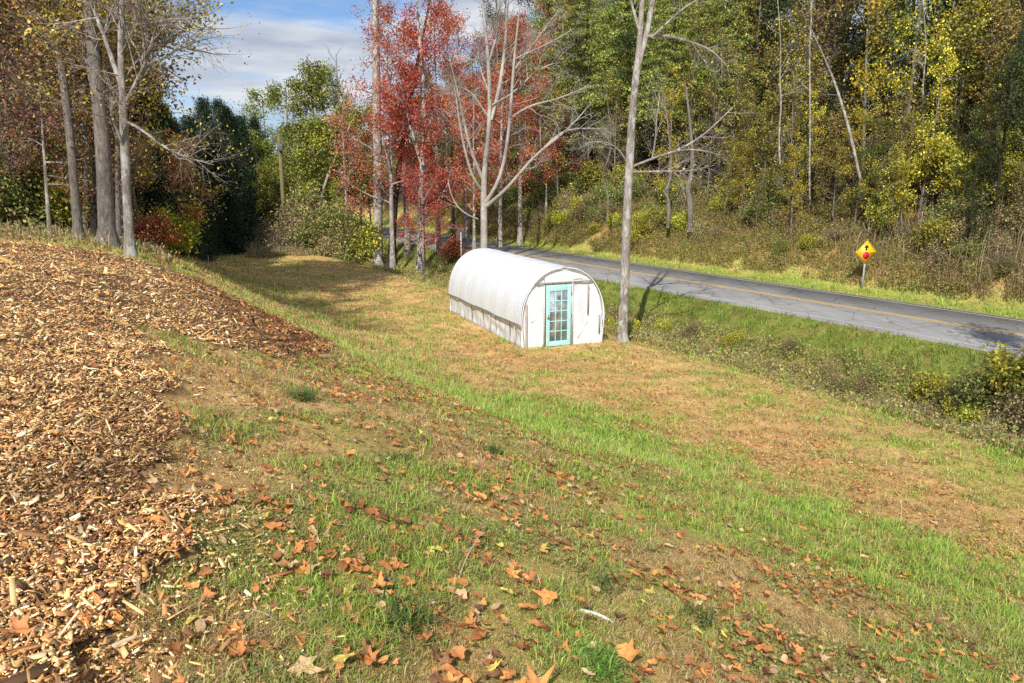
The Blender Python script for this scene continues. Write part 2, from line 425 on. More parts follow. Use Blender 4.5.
# ------------------------------------------------------------------ grass
def make_grass(name, N, r0, r1, p, lsc, label):
    X, Y, r = polar(N, r0, r1, p)
    n, s = ns(X, Y)
    ul, vl = gh_local(X, Y)
    tuft = fbm(X, Y, 3.0, 3)
    gr = greenness(X, Y)
    ok = (n < 33) & ~((n > 24.2) & (n < 30.6)) & ~((np.abs(ul) < GHW) & (vl > -.02) & (vl < GHL))
    ok &= ~mulch(X, Y) & ~((s > 25) & (n < 1.5))
    ok &= rg.random(N) < np.clip(.55 + 1.2*gr*sstep(.3, .6, tuft) + .25*tuft, 0, 1)
    X, Y, r, n, s, gr, tuft = [q[ok] for q in (X, Y, r, n, s, gr, tuft)]
    N = len(X)
    isg = rg.random(N) < np.clip(gr*1.05-.05 + .3*((n > 22) & (n < 33)), .05, .92)
    G1 = np.array([[.33, .47, .065], [.44, .55, .1], [.54, .57, .15], [.23, .38, .05], [.39, .52, .1]])
    T1 = np.array([[.62, .44, .21], [.55, .37, .155], [.72, .58, .33], [.42, .25, .11], [.52, .43, .15]])
    C = np.where(isg[:, None], G1[rg.integers(0, 5, N)], T1[rg.integers(0, 5, N)])
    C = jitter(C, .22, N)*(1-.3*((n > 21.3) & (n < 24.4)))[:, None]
    near = np.maximum(1, r/4.5)
    bank = np.exp(-((n-21.5)/2.2)**2)
    L = rg.gamma(5, .2, N)*lsc*np.where(isg, .036, .037)*near**.6*(1+.5*sstep(4.5, 7, n)*sstep(11, 9.5, n))*(1+1.6*bank*sstep(.3, .6, fbm(X, Y, 1.1, 3)))*(.3+1.5*sstep(.3, .75, tuft))
    tall = (rg.random(N) < .006) ; L = np.where(tall, L*2.3, L)
    Wd = (.0026+.003*rg.random(N))*np.where(isg, 1.15, .9)*near**.8
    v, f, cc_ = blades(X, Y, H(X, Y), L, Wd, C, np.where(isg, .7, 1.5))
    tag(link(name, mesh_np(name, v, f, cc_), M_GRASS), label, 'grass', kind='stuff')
make_grass('grass', 1050000, 1.6, 60, 1.75, 1.0, 'short mown grass and dry thatch covering the near slope')
make_grass('field_grass', 520000, 10, 78, 1.25, .8, 'short tan and green grass of the field, the ditch bank and the road verge')

# broad leaved weeds low in the near turf
def leaf_quads(P, size, C, upbias=.6, bend=.25, aspect=.62, droop=None):
    N = len(P)
    d = rg.normal(0, 1, (N, 3)); d /= np.linalg.norm(d, axis=1)[:, None]
    nn = rg.normal(0, 1, (N, 3)); nn[:, 2] += upbias*2; 
    if droop is not None: d = d*.6 + droop; d /= np.linalg.norm(d, axis=1)[:, None]
    sd_ = np.cross(d, nn); sd_ /= np.linalg.norm(sd_, axis=1)[:, None] + 1e-9
    nr = np.cross(sd_, d)
    s_ = size[:, None] if np.ndim(size) else np.full((N, 1), size)
    v = np.empty((N, 4, 3))
    v[:, 0] = P - d*s_*.5; v[:, 2] = P + d*s_*.5
    mid = P + d*s_*.05 + nr*s_*bend*rg.uniform(.2, 1, (N, 1))
    v[:, 1] = mid + sd_*s_*aspect*.5; v[:, 3] = mid - sd_*s_*aspect*.5
    k = np.arange(N)[:, None]*4
    return v.reshape(-1, 3), k + np.array([0, 1, 2, 3]), np.repeat(C, 4, 0)
def make_clover(N):
    X, Y, r = polar(N, 1.6, 22, 1.6)
    n, s = ns(X, Y); pt = fbm(X+5, Y+8, 1.3, 3)
    ok = (n < 10.5) & ~mulch(X, Y) & (pt > .5) & (greenness(X, Y) > .1)
    X, Y, r, pt = X[ok], Y[ok], r[ok], pt[ok]; N = len(X)
    C = jitter(np.array([[.27, .32, .08], [.38, .38, .13], [.46, .43, .18], [.2, .27, .07]])[rg.integers(0, 4, N)], .2, N)
    P = np.stack([X, Y, H(X, Y) + rg.uniform(.008, .035, N)], 1)
    v, f, cc_ = leaf_quads(P, (.014+.016*rg.random(N))*np.maximum(1, r/5)**.7, C, 1.2)
    tag(link('ground_weeds', mesh_np('ground_weeds', v, f, cc_), M_GRASS), 'small round leaved weeds creeping through the turf of the near slope', 'weeds', kind='stuff')
make_clover(170000)

# ------------------------------------------------------------------ wood chips
def make_chips(N):
    X, Y, r = polar(N, 1.5, 34, 1.6, (-56, 10))
    edge = mulch(X, Y)
    spill = (rg.random(N) < .16*mulch(X-.18, Y)) | (rg.random(N) < .07*(mulch(X-.45, Y) | mulch(X, Y+.4))) | (rg.random(N) < .02*mulch(X-.9, Y+.2))
    n, s = ns(X, Y); thin = sstep(2.0, 3.6, n)*sstep(.42, .6, fbm(X+2, Y+6, 1.9, 4)) + .5*(1-mulch(X+.22, Y-.1))
    ok = (edge & (rg.random(N) > .75*thin)) | spill; X, Y, r = X[ok], Y[ok], r[ok]; N = len(X)
    big = rg.random(N) < .07
    L = rg.gamma(2.2, .46, N)*.018*np.where(big, 2.4, 1)*np.maximum(1, r/4.5)**.5
    Wd = L*rg.uniform(.22, .55, N)*np.where(big, .4, 1); T = rg.uniform(.003, .007, N)
    pal = np.array([[.50, .29, .12], [.62, .41, .19], [.38, .19, .075], [.72, .53, .3], [.23, .115, .05], [.10, .055, .03], [.54, .27, .09], [.8, .66, .44]])
    pr = np.array([.2, .2, .2, .1, .12, .07, .08, .03])
    n, s = ns(X, Y)
    dk = 1.5*sstep(7, 10, s)*sstep(1.5, 2.8, n) + .8*np.exp(-((X-MUL[3][0])/.5)**2)*(Y < 6.5)
    idx = rg.choice(8, N, p=pr); idx = np.where(rg.random(N) < dk*.6, rg.choice([2, 4, 5], N), idx)
    C = jitter(pal[idx], .22, N)*(.8+.55*fbm(X+8, Y+2, .7, 4))[:, None]*np.array([1.42, 1.46, 1.38])
    C = C*(1-.45*np.clip(dk, 0, 1)*sstep(.35, .6, fbm(X+4, Y+1, 2.5, 3)))[:, None]
    th = rg.uniform(0, 2*math.pi, N); ti = rg.normal(0, .38, N); ro = rg.normal(0, .5, N)
    d = np.stack([np.cos(th)*np.cos(ti), np.sin(th)*np.cos(ti), np.sin(ti)], 1)
    sd_ = np.stack([-np.sin(th)*np.cos(ro), np.cos(th)*np.cos(ro), np.sin(ro)], 1)
    nr = np.cross(d, sd_)
    P = np.stack([X, Y, Hm(X, Y) + rg.random(N)**1.5*.045 + np.abs(np.sin(ti))*L*.35], 1)
    v = np.empty((N, 8, 3)); k_ = 0
    tp = rg.uniform(.45, 1, (N, 2))
    for lz in (-1, 1):
        for a_, b_ in ((-1, -1), (1, -1), (1, 1), (-1, 1)):
            wv = np.where(a_ > 0, tp[:, 0], tp[:, 1])*Wd
            v[:, k_] = P + d*(a_*L/2)[:, None] + sd_*(b_*wv/2)[:, None] + nr*(lz*T/2)[:, None]; k_ += 1
    k = np.arange(N)[:, None]*8
    f = np.concatenate([k+np.array(q) for q in ([4, 5, 6, 7], [0, 1, 5, 4], [1, 2, 6, 5], [2, 3, 7, 6], [3, 0, 4, 7])])
    tag(link('wood_chips', mesh_np('wood_chips', v.reshape(-1, 3), f, np.repeat(C, 8, 0)), M_CHIP), 'deep bed of fresh brown wood chip mulch over the near mound', 'mulch', kind='stuff')
make_chips(430000)

# ------------------------------------------------------------------ fallen leaves
def leaf_shape(seed, lobes):
    r = np.random.default_rng(seed)
    if lobes:
        ang = np.radians([0, 18, 34, 55, 78, 100, 128, 150, 172, 188, 210, 232, 260, 282, 305, 326, 342])
        rad = np.array([1.0, .55, .62, .42, .9, .5, .62, .35, .3, .3, .35, .62, .5, .9, .42, .62, .55])
    else:
        ang = np.radians(np.arange(0, 360, 24)); rad = .36 + .64*np.abs(np.cos(ang))**1.5
        rad[np.abs(np.sin(ang)) > .5] *= .95
    rad = rad*r.uniform(.74, 1.2, len(rad))
    x, y = np.cos(ang)*rad*.5, np.sin(ang)*rad*.5*(.95 if lobes else .8)
    k1, k2, k3 = r.uniform(-.6, 1.7), r.uniform(-.9, 1.5), r.uniform(-.9, .9)
    z = k1*y*y + k2*x*x*.8 + k3*x*y + r.normal(0, .045, len(x))
    ring2 = np.stack([x*.5, y*.5, (k1*y*y+k2*x*x*.8+k3*x*y)*.25 + r.normal(0, .02, len(x))], 1)
    v = np.concatenate([np.stack([x, y, z], 1), ring2, [[0, 0, -.01]]])
    v[:, 2] -= np.percentile(v[:, 2], 15)
    m = len(x); j = np.arange(m); j2 = (j+1) % m
    return v, np.stack([j, j2, m+j2, m+j], 1), np.stack([m+j, m+j2, np.full(m, 2*m)], 1)
LS = [leaf_shape(40+i, i < 5) for i in range(8)]
def leaf_color_mat(name, c):
    m, nt, b = newmat(name)
    tc = node(nt, 'ShaderNodeTexCoord'); nz = node(nt, 'ShaderNodeTexNoise', i_Scale=5.5, i_Detail=8.0, i_Roughness=.7)
    nt.links.new(tc.outputs['Object'], nz.inputs['Vector'])
    r = ramp(nt, [(.32, tuple(q*.35 for q in c)), (.52, c), (.75, tuple(q*1.35 for q in c))]); nt.links.new(nz.outputs[0], r.inputs[0])
    nt.links.new(r.outputs[0], b.inputs['Base Color']); b.inputs['Roughness'].default_value = .6; b.inputs['Specular IOR Level'].default_value = .25
    return m
LCOL = [('orange_brown', (.70, .31, .09)), ('rust', (.54, .22, .075)), ('tan', (.62, .42, .22)), ('yellow', (.66, .53, .12)), ('dark_brown', (.26, .13, .06)), ('wine', (.4, .15, .065))]
LMATS = [leaf_color_mat('%s_leaf' % a_, c_) for a_, c_ in LCOL]
LTXT = ['orange-brown dry fallen leaf lying curled on the near grass slope', 'rust coloured dry fallen leaf lying on the near grass slope',
        'pale tan dry fallen leaf lying on the near grass slope', 'yellow fallen leaf lying on the near grass slope',
        'dark brown shrivelled fallen leaf lying on the near grass slope', 'wine red fallen leaf lying on the near grass slope']
LMESH = []
for v, f4, f3 in LS: LMESH.append(mesh_np('fallen_leaf', v, [f4, f3], smooth=True)); LMESH[-1].materials.append(LMATS[0])
N = 98000
X, Y, r = polar(N, 1.9, 40, .75)
n, s = ns(X, Y)
dens = np.interp(n, [-2, 0, 2, 4, 6, 9, 10.5, 13, 17, 18, 24], [.5, .55, .62, .5, .32, .34, .62, .6, .35, .2, .05])*(.3+sstep(.44, .66, fbm(X+70, Y+11, 1.3, 4))*1.3)*np.interp(r, [3, 5, 8, 12, 20], [.14, .26, .62, .95, .9])
dens = np.where(mulch(X, Y), .05 + .5*sstep(8, 11, s)*sstep(1.6, 2.8, n), dens)
dens = dens + .5*np.exp(-((n-3.6)/1.0)**2)*sstep(7, 9, s)*sstep(17, 14, s)
ul, vl = gh_local(X, Y)
ok = (rg.random(N) < dens) & (n < 24) & ~((np.abs(ul) < GHW+.1) & (vl > -.1) & (vl < GHL))
X, Y, r = X[ok], Y[ok], r[ok]
PIN = [(285, 577, .15, 2, 'large pale tan dead leaf, biggest in the thin grass beside the wood chips'), (549, 605, .13, 0, 'broad orange dead leaf in the middle of the leaf cluster at bottom centre'),
       (530, 585, .11, 1, 'rust leaf just above the broad orange leaf at bottom centre'), (512, 582, .10, 0, 'orange leaf at the left end of the cluster at bottom centre'), (434, 557, .075, 3, 'yellow leaf standing in grass right of the tall green tuft'),
       (350, 597, .085, 3, 'upper of two bright yellow leaves side by side near the tall tuft'), (358, 606, .07, 3, 'lower of two bright yellow leaves side by side near the tall tuft'),
       (378, 596, .12, 0, 'orange brown leaf right of the two yellow leaves'), (620, 590, .13, 1, 'rust leaf at the right end of the cluster at bottom centre'), (208, 607, .08, 1, 'rust red leaf on the edge of the wood chips'),
       (200, 628, .075, 3, 'pale yellow leaf flat on the chip edge at lower left'), (765, 657, .1, 1, 'rust leaf alone in green grass at the bottom right of centre'), (455, 665, .11, 1, 'dark rust curled leaf at the very bottom centre left'),
       (350, 460, .13, 0, 'orange leaf in the heap beside the dark chips'), (385, 487, .12, 4, 'brown leaf below the orange heap beside the dark chips'), (627, 663, .13, 0, 'crumpled orange leaf at the bottom edge right of the dark green tuft'),
       (193, 505, .09, 2, 'tan leaf half under grass at the chip edge'), (20, 655, .13, 1, 'large brown leaf on the chips in the bottom left corner'), (345, 670, .09, 3, 'yellow leaf standing upright at the bottom edge'), (735, 594, .09, 0, 'orange leaf flat in the bright green grass')]
def put_leaf(x, y, size, ci, mi, label, group):
    me = LMESH[mi]; o = bpy.data.objects.new('fallen_leaf', me); col.objects.link(o)
    o.material_slots[0].link = 'OBJECT'; o.material_slots[0].material = LMATS[ci]
    o.scale = (size*1.42, size*1.42*rg.uniform(.75, 1.05), size*1.42)
    o.rotation_euler = (rg.normal(0, .3), rg.normal(0, .3), rg.uniform(0, 6.28))
    o.location = (x, y, float(Hm(np.array([x]), np.array([y]))[0]) + .036 + size*.13)
    tag(o, label, 'leaf', group)
for px, py, sz, ci, lb in PIN:
    p = at(px, py); put_leaf(p[0], p[1], sz, ci, int(rg.integers(0, 5)) if ci != 3 else 6, lb, 'fallen leaves on the near slope')
LP = np.array([.34, .25, .19, .05, .13, .04])
order = np.argsort(r); X, Y, r = X[order], Y[order], r[order]
inv = (np.abs(np.degrees(np.arctan2(X, Y))) < 35)
ci = rg.choice(6, len(X), p=LP)
idx = np.where(inv)[0][:280]
for q in idx:
    put_leaf(X[q], Y[q], float(rg.gamma(6, .0118)), int(ci[q]), int(rg.integers(0, 8)), LTXT[ci[q]], 'fallen leaves on the near slope')
keep = np.ones(len(X), bool); keep[idx] = False
VV, F4, F3, CC = [], [], [], []; off = 0
lc = np.array([q[1] for q in LCOL])
for q in np.where(keep)[0]:
    v, f4, f3 = LS[rg.integers(0, 8)]
    e = Matrix.Rotation(rg.uniform(0, 6.28), 3, 'Z') @ Matrix.Rotation(rg.normal(0, .35), 3, 'X')
    vv = (v * rg.uniform(.055, .11)*max(1, r[q]/18)**.4) @ np.array(e).T
    vv = vv + np.array([X[q], Y[q], 0.036])
    VV.append(vv); F4.append(f4+off); F3.append(f3+off); off += len(v)
    CC.append(np.repeat(lc[ci[q]][None]*rg.uniform(.6, 1.4), len(v), 0))
VV = np.concatenate(VV); cen = VV.copy(); VV[:, 2] += Hm(VV[:, 0], VV[:, 1])
tag(link('leaf_litter', mesh_np('leaf_litter', VV, [np.concatenate(F4), np.concatenate(F3)], np.concatenate(CC)), M_LITTER), 'thin scatter of dry brown leaves over the field further off', 'leaves', kind='stuff')

# ------------------------------------------------------------------ tree generator
class Tree:
    def __init__(s, seed):
        s.rg = np.random.default_rng(seed); s.tubes = []; s.tips = []; s.tdir = []
    def limb(s, p, d, L, r, lev, sp):
        k = s.rg; ns_ = int(np.clip(L/sp.get('seg', .7), 2, 7)); pts = [np.array(p, float)]; d = np.array(d, float)
        for i in range(ns_):
            d = d + k.normal(0, sp.get('wob', .16), 3); d[2] += sp.get('trop', .05)*(1 if lev < 2 else .4)
            d /= np.linalg.norm(d); pts.append(pts[-1] + d*L/ns_)
        rad = np.linspace(r, r*.35, ns_+1)
        s.sprout(np.array(pts), rad, lev, sp, L)
    def sprout(s, pts, rad, lev, sp, L, t0=.22):
        k = s.rg
        s.tubes.append((pts, rad, 9 if lev == 0 else 5 if lev == 1 else 4 if lev == 2 else 3))
        if lev >= sp['levels']:
            for i in range(1, len(pts)): s.tips.append(pts[i])
            return
        nk = sp['kids'][lev]; cum = np.linspace(0, 1, len(pts))
        for j in range(nk):
            t = t0 + (1-t0)*(j + k.random())/nk
            q = np.array([np.interp(t, cum, pts[:, a_]) for a_ in range(3)]); rr = np.interp(t, cum, rad)
            i = min(int(t*(len(pts)-1)), len(pts)-2); d = pts[i+1]-pts[i]; d /= np.linalg.norm(d)
            pe = k.normal(0, 1, 3); pe -= d*pe.dot(d); pe /= np.linalg.norm(pe)
            an = R(k.normal(*sp['ang'][lev]))
            dd = d*math.cos(an) + pe*math.sin(an)
            ll = sp['len'][lev]*k.uniform(.65, 1.25)*sp.get('shape', lambda t_: 1.05-.5*t_)(t) if lev == 0 else L*sp['len'][lev]*k.uniform(.6, 1.2)*(1.1-.5*t)
            s.limb(q, dd, ll, min(rr*.62, max(.008, ll*sp.get('rk', .022))), lev+1, sp)
        if lev > 0: s.tips.append(pts[-1])
    def wood(s):
        v, f, o = [], [], 0
        for p, r_, k in s.tubes:
            a_, b_ = tube(p, r_, k); v.append(a_); f.append(b_+o); o += len(a_)
        return mesh_np('trunk', np.concatenate(v), np.concatenate(f), smooth=True)
    def leaves(s, per, spread, size, pal, pw=None, upbias=.5, zf=1., clump=.25, frac=1., aspect=.62, droop=None, mask=None):
        T = np.array(s.tips); k = s.rg; per = int(round(per*1.9)) if per > 2 else per
        if mask is not None: T = T[mask(T)]
        if frac < 1: T = T[k.random(len(T)) < frac]
        if len(T) == 0: return None
        pal = np.array(pal); N = len(T)*per
        # colour coherent within a clump
        ci_ = k.choice(len(pal), len(T), p=pw); C = pal[ci_]*np.clip(1+k.normal(0, clump, (len(T), 1)), .4, 1.8)
        C = np.repeat(C, per, 0)*np.clip(1+k.normal(0, .2, (N, 1)), .4, 1.7)
        swap = k.random(N) < .25; C[swap] = pal[k.choice(len(pal), swap.sum(), p=pw)]
        off_ = k.normal(0, 1, (N, 3))*spread; off_[:, 2] *= zf
        P_ = np.repeat(T, per, 0) + off_
        global rg
        keep_ = rg; rg = k
        v, f, c_ = leaf_quads(P_, size*k.uniform(.6, 1.35, N), C, upbias, aspect=aspect, droop=droop)
        rg = keep_
        return mesh_np('crown', v, f, c_)

def trunk_line(h, lean=(0, 0), wob=.12, seed=0, k=8):
    r = np.random.default_rng(seed); t = np.linspace(0, 1, k)
    x = lean[0]*t + np.cumsum(r.normal(0, wob, k))*t*.5; y = lean[1]*t + np.cumsum(r.normal(0, wob, k))*t*.5
    return np.stack([x, y, t*h-.15], 1)
def trad(r, k, flare=1.35, end=.2):
    t = np.linspace(0, 1, k); a_ = r*(1-(1-end)*t**.9); a_[0] *= flare; return a_

# palettes (linear albedo)
RED = [(.62, .12, .075), (.66, .2, .08), (.54, .1, .07), (.7, .34, .11), (.58, .15, .11), (.44, .09, .06)]
YGREEN = [(.28, .34, .06), (.4, .42, .07), (.19, .28, .05), (.48, .44, .08), (.14, .2, .04)]
GOLD = [(.74, .6, .06), (.64, .57, .07), (.48, .47, .07), (.78, .5, .05), (.34, .33, .05)]
OLIVE = [(.2, .2, .05), (.3, .27, .07), (.11, .135, .03), (.42, .35, .085), (.28, .18, .08)]
BROWN = [(.36, .22, .1), (.46, .3, .13), (.27, .16, .085), (.5, .36, .1), (.22, .2, .07)]
RUST = [(.52, .17, .06), (.42, .12, .06), (.58, .26, .08), (.3, .1, .06), (.4, .25, .1)]
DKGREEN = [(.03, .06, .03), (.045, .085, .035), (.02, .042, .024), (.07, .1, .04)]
PINE = [(.27, .32, .065), (.4, .42, .09), (.13, .18, .04), (.48, .45, .11)]
DULLRED = [(.25, .12, .1), (.34, .17, .13), (.2, .11, .08), (.28, .2, .12), (.17, .15, .06), (.3, .1, .07)]

def generic(seed, h, r, sp, leaf, bark_, t0=.25, lean=(0, 0), wob=.12):
    t = Tree(seed); pts = trunk_line(h, lean, wob, seed)
    t.sprout(pts, trad(r, len(pts)), 0, sp, h, t0)
    wm = t.wood(); wm.materials.append(bark_)
    cm = t.leaves(**leaf) if leaf else None
    if cm: cm.materials.append(M_LEAF)
    return wm, cm
BROAD = dict(levels=3, kids=[15, 5, 4], len=[3.2, .5, .5], ang=[(58, 12), (45, 12), (45, 15)], trop=.07)
NARROW = dict(levels=3, kids=[20, 4, 3], len=[2.1, .5, .5], ang=[(52, 14), (42, 12), (45, 15)], trop=.09)
UPRIGHT = dict(levels=3, kids=[16, 5, 4], len=[2.6, .55, .5], ang=[(34, 12), (32, 12), (38, 15)], trop=.12)
LAYER = dict(levels=3, kids=[10, 6, 4], len=[2.4, .5, .5], ang=[(78, 10), (45, 10), (45, 12)], trop=0.0)
BUSH = dict(levels=2, kids=[14, 6], len=[1.5, .5], ang=[(48, 16), (45, 15)], trop=.05)
def conifer(seed, h, rbase, nw, pal, size=.11, per=10, spread=(.16, .16, .1), dens=1.0, t0=.06, power=.8):
    t = Tree(seed); pts = trunk_line(h, (0, 0), .04, seed, 8); t.tubes.append((pts, trad(.02*h*.8, 8, 1.2, .08), 7))
    k = t.rg
    for j in range(nw):
        tt = t0 + (1-t0)*(j/nw)
        p = np.array([np.interp(tt, np.linspace(0, 1, 8), pts[:, a_]) for a_ in range(3)])
        L = rbase*(1-tt)**power*k.uniform(.75, 1.15)+.15
        az = j*2.4+k.normal(0, .3)
        m_ = max(3, int(L/.3)); q = np.linspace(0, 1, m_)
        zz = (.12*q - .32*q**2)*L + k.normal(0, .03)
        bp_ = p + np.stack([np.cos(az)*q*L, np.sin(az)*q*L, zz], 1)
        t.tubes.append((bp_, np.linspace(.012*L+.006, .004, m_), 3))
        for i in range(1, m_):
            t.tips.append(bp_[i])
            wd = L*.28*(1-abs(q[i]-.45))
            for sgn in (-1, 1):
                t.tips.append(bp_[i] + sgn*wd*np.array([-np.sin(az), np.cos(az), -.1])*k.uniform(.4, 1.1))
    wm = t.wood(); wm.materials.append(B_DARK)
    cm = t.leaves(per, np.array(spread), size, pal, aspect=.3, upbias=.3); cm.materials.append(M_LEAF)
    return wm, cm

PR = {}
PR['gold'] = generic(11, 14, .13, NARROW, dict(per=4, spread=.26, size=.155, pal=GOLD, frac=.75, clump=.4), B_GREY, .12)
PR['gold2'] = generic(12, 12, .11, UPRIGHT, dict(per=4, spread=.28, size=.15, pal=GOLD[1:3]+OLIVE, frac=.6, clump=.4), B_GREY, .08)
PR['olive'] = generic(13, 13, .14, BROAD, dict(per=4, spread=.28, size=.18, pal=OLIVE+GOLD[1:3], frac=.7, clump=.45), B_GREY, .1)
PR['olive2'] = generic(14, 11, .10, NARROW, dict(per=4, spread=.26, size=.18, pal=OLIVE+GOLD[1:3], frac=.7, clump=.45), B_DARK, .06)
PR['bare'] = generic(15, 12, .10, dict(UPRIGHT, kids=[26, 7, 6]), dict(per=3, spread=.22, size=.12, pal=BROWN[:2]+OLIVE+GOLD[1:3], frac=.22), B_GREY, .08)
PR['brown'] = generic(16, 10, .10, BROAD, dict(per=4, spread=.3, size=.14, pal=BROWN+OLIVE[:2], frac=.8), B_DARK, .08)
PR['green'] = generic(17, 13, .15, BROAD, dict(per=6, spread=.3, size=.15, pal=[(.12, .18, .04), (.19, .25, .055), (.08, .12, .035), (.3, .31, .08)], frac=.65, clump=.4), B_DARK, .15)
PR['pine'] = conifer(18, 16, 3.6, 78, PINE, .2, 5, (.17, .17, .07), t0=.36, power=.45)
PR['pine2'] = conifer(19, 13, 3.2, 66, PINE, .19, 5, (.17, .17, .07), t0=.3, power=.5)
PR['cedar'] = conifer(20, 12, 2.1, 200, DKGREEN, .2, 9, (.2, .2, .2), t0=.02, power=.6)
PR['ygreen'] = generic(21, 14, .16, BROAD, dict(per=6, spread=.32, size=.2, pal=YGREEN, frac=.8), B_GREY, .2)
PR['ygreen2'] = generic(22, 11, .13, UPRIGHT, dict(per=6, spread=.32, size=.18, pal=YGREEN+GOLD[:1], frac=.8), B_GREY, .15)
PR['oak'] = generic(23, 17, .24, dict(BROAD, kids=[26, 7, 4], len=[3.5, .5, .5]), dict(per=5, spread=.28, size=.15, pal=BROWN+OLIVE[:3]+GOLD[2:3], frac=.9, clump=.4), B_GREY, .3)
PR['rust'] = generic(24, 6.5, .07, LAYER, dict(per=4, spread=.22, size=.13, pal=RUST, frac=.7), B_DARK, .25)
PR['dullred'] = generic(25, 8, .09, BROAD, dict(per=4, spread=.26, size=.12, pal=DULLRED, frac=.5), B_GREY, .25)
PR['darkgreen'] = generic(61, 13, .15, BROAD, dict(per=6, spread=.3, size=.16, pal=[(.05, .075, .022), (.075, .1, .03), (.035, .05, .018), (.1, .11, .035)], frac=.75, clump=.4), B_DARK, .1)  # green tree with forest shade painted into its leaf palette
PR['darkolive'] = generic(62, 12, .13, NARROW, dict(per=6, spread=.3, size=.15, pal=[(.085, .08, .028), (.11, .085, .035), (.06, .065, .022), (.15, .13, .04)], frac=.75, clump=.4), B_DARK, .1)  # olive tree, leaf palette darkened to paint in the shaded gaps
PR['vine'] = generic(63, 11, .09, dict(UPRIGHT, kids=[30, 8, 6], ang=[(26, 12), (28, 12), (38, 18)]), dict(per=4, spread=.16, size=.13, pal=OLIVE+GOLD[1:3]+BROWN[:2], frac=.16, clump=.4), B_GREY, .04)
PR['yellowlow'] = generic(26, 4.5, .06, LAYER, dict(per=6, spread=.2, size=.15, pal=GOLD[:3]+YGREEN[1:2], frac=.9), B_DARK, .35)
PR['redmaple'] = generic(27, 15, .2, dict(BROAD, kids=[18, 6, 4], len=[3.6, .5, .5]), dict(per=5, spread=.24, size=.13, pal=RED, frac=.75), B_PALE, .3)
PR['redmaple2'] = generic(28, 11, .14, dict(BROAD, kids=[18, 6, 4], len=[3.4, .5, .5]), dict(per=5, spread=.24, size=.13, pal=RED[2:]+RED[:1], frac=.75), B_PALE, .26)
PR['orangemaple'] = generic(33, 13, .14, dict(BROAD, kids=[16, 6, 4], len=[2.8, .5, .5]), dict(per=4, spread=.26, size=.14, pal=[(.62, .3, .14), (.6, .2, .13), (.62, .4, .16), (.55, .18, .16)], frac=.5), B_PALE, .2)
PR['greybare'] = generic(29, 17, .15, dict(UPRIGHT, kids=[18, 6, 5]), None, B_GREY, .35)
def bush(seed, pal, h=1.3, per=5, size=.11, frac=.9, b_=None):
    t = Tree(seed); k = t.rg
    for j in range(9):
        d = k.normal(0, .45, 3); d[2] = 1; d /= np.linalg.norm(d)
        t.limb(k.normal(0, .12, 3)*np.array([1, 1, 0]) - np.array([0, 0, .08]), d, h*k.uniform(.6, 1.1), .018, 0, dict(levels=2, kids=[7, 4], len=[h*.5, .55], ang=[(48, 15), (45, 15)], trop=.03, seg=.3))
    wm = t.wood(); wm.materials.append(b_ or B_GREY)
    cm = t.leaves(per, .12*h, size, pal, frac=frac)
    if cm: cm.materials.append(M_LEAF)
    return wm, cm
PR['bushgreen'] = bush(41, [(.22, .31, .07), (.33, .38, .1), (.14, .21, .05), (.42, .38, .12), (.42, .3, .15)], 1.8, 6, .11)
PR['bushyellow'] = bush(42, GOLD[:3]+YGREEN[:3], 1.7, 8, .14)
PR['bushdry'] = bush(43, [(.5, .36, .2), (.4, .27, .14), (.58, .44, .28), (.3, .27, .1), (.26, .3, .08)], 1.7, 4, .10, .7)
PR['bushtwig'] = bush(44, [(.2, .13, .07), (.3, .2, .1)], 1.9, 2, .08, .25)
PR['bushrust'] = bush(45, RUST, 1.6, 6, .12)

def place(kind, s=None, n=None, xyz=None, sc_=1.0, rz=None, name='tree', label='', cat='tree', group=None, tilt=0, crown='crown', stem='trunk'):
    wm, cm = PR[kind]
    if xyz is None:
        p = xy(s, n); xyz = (p[0], p[1], G(*p))
    e = empty(name, xyz, label, cat, group)
    e.rotation_euler = (rg.normal(0, tilt), rg.normal(0, tilt), rg.uniform(0, 6.28) if rz is None else rz)
    e.scale = (sc_, sc_, sc_*rg.uniform(.92, 1.1))
    link(stem, wm, parent=e)
    if cm: link(crown, cm, parent=e)
    return e

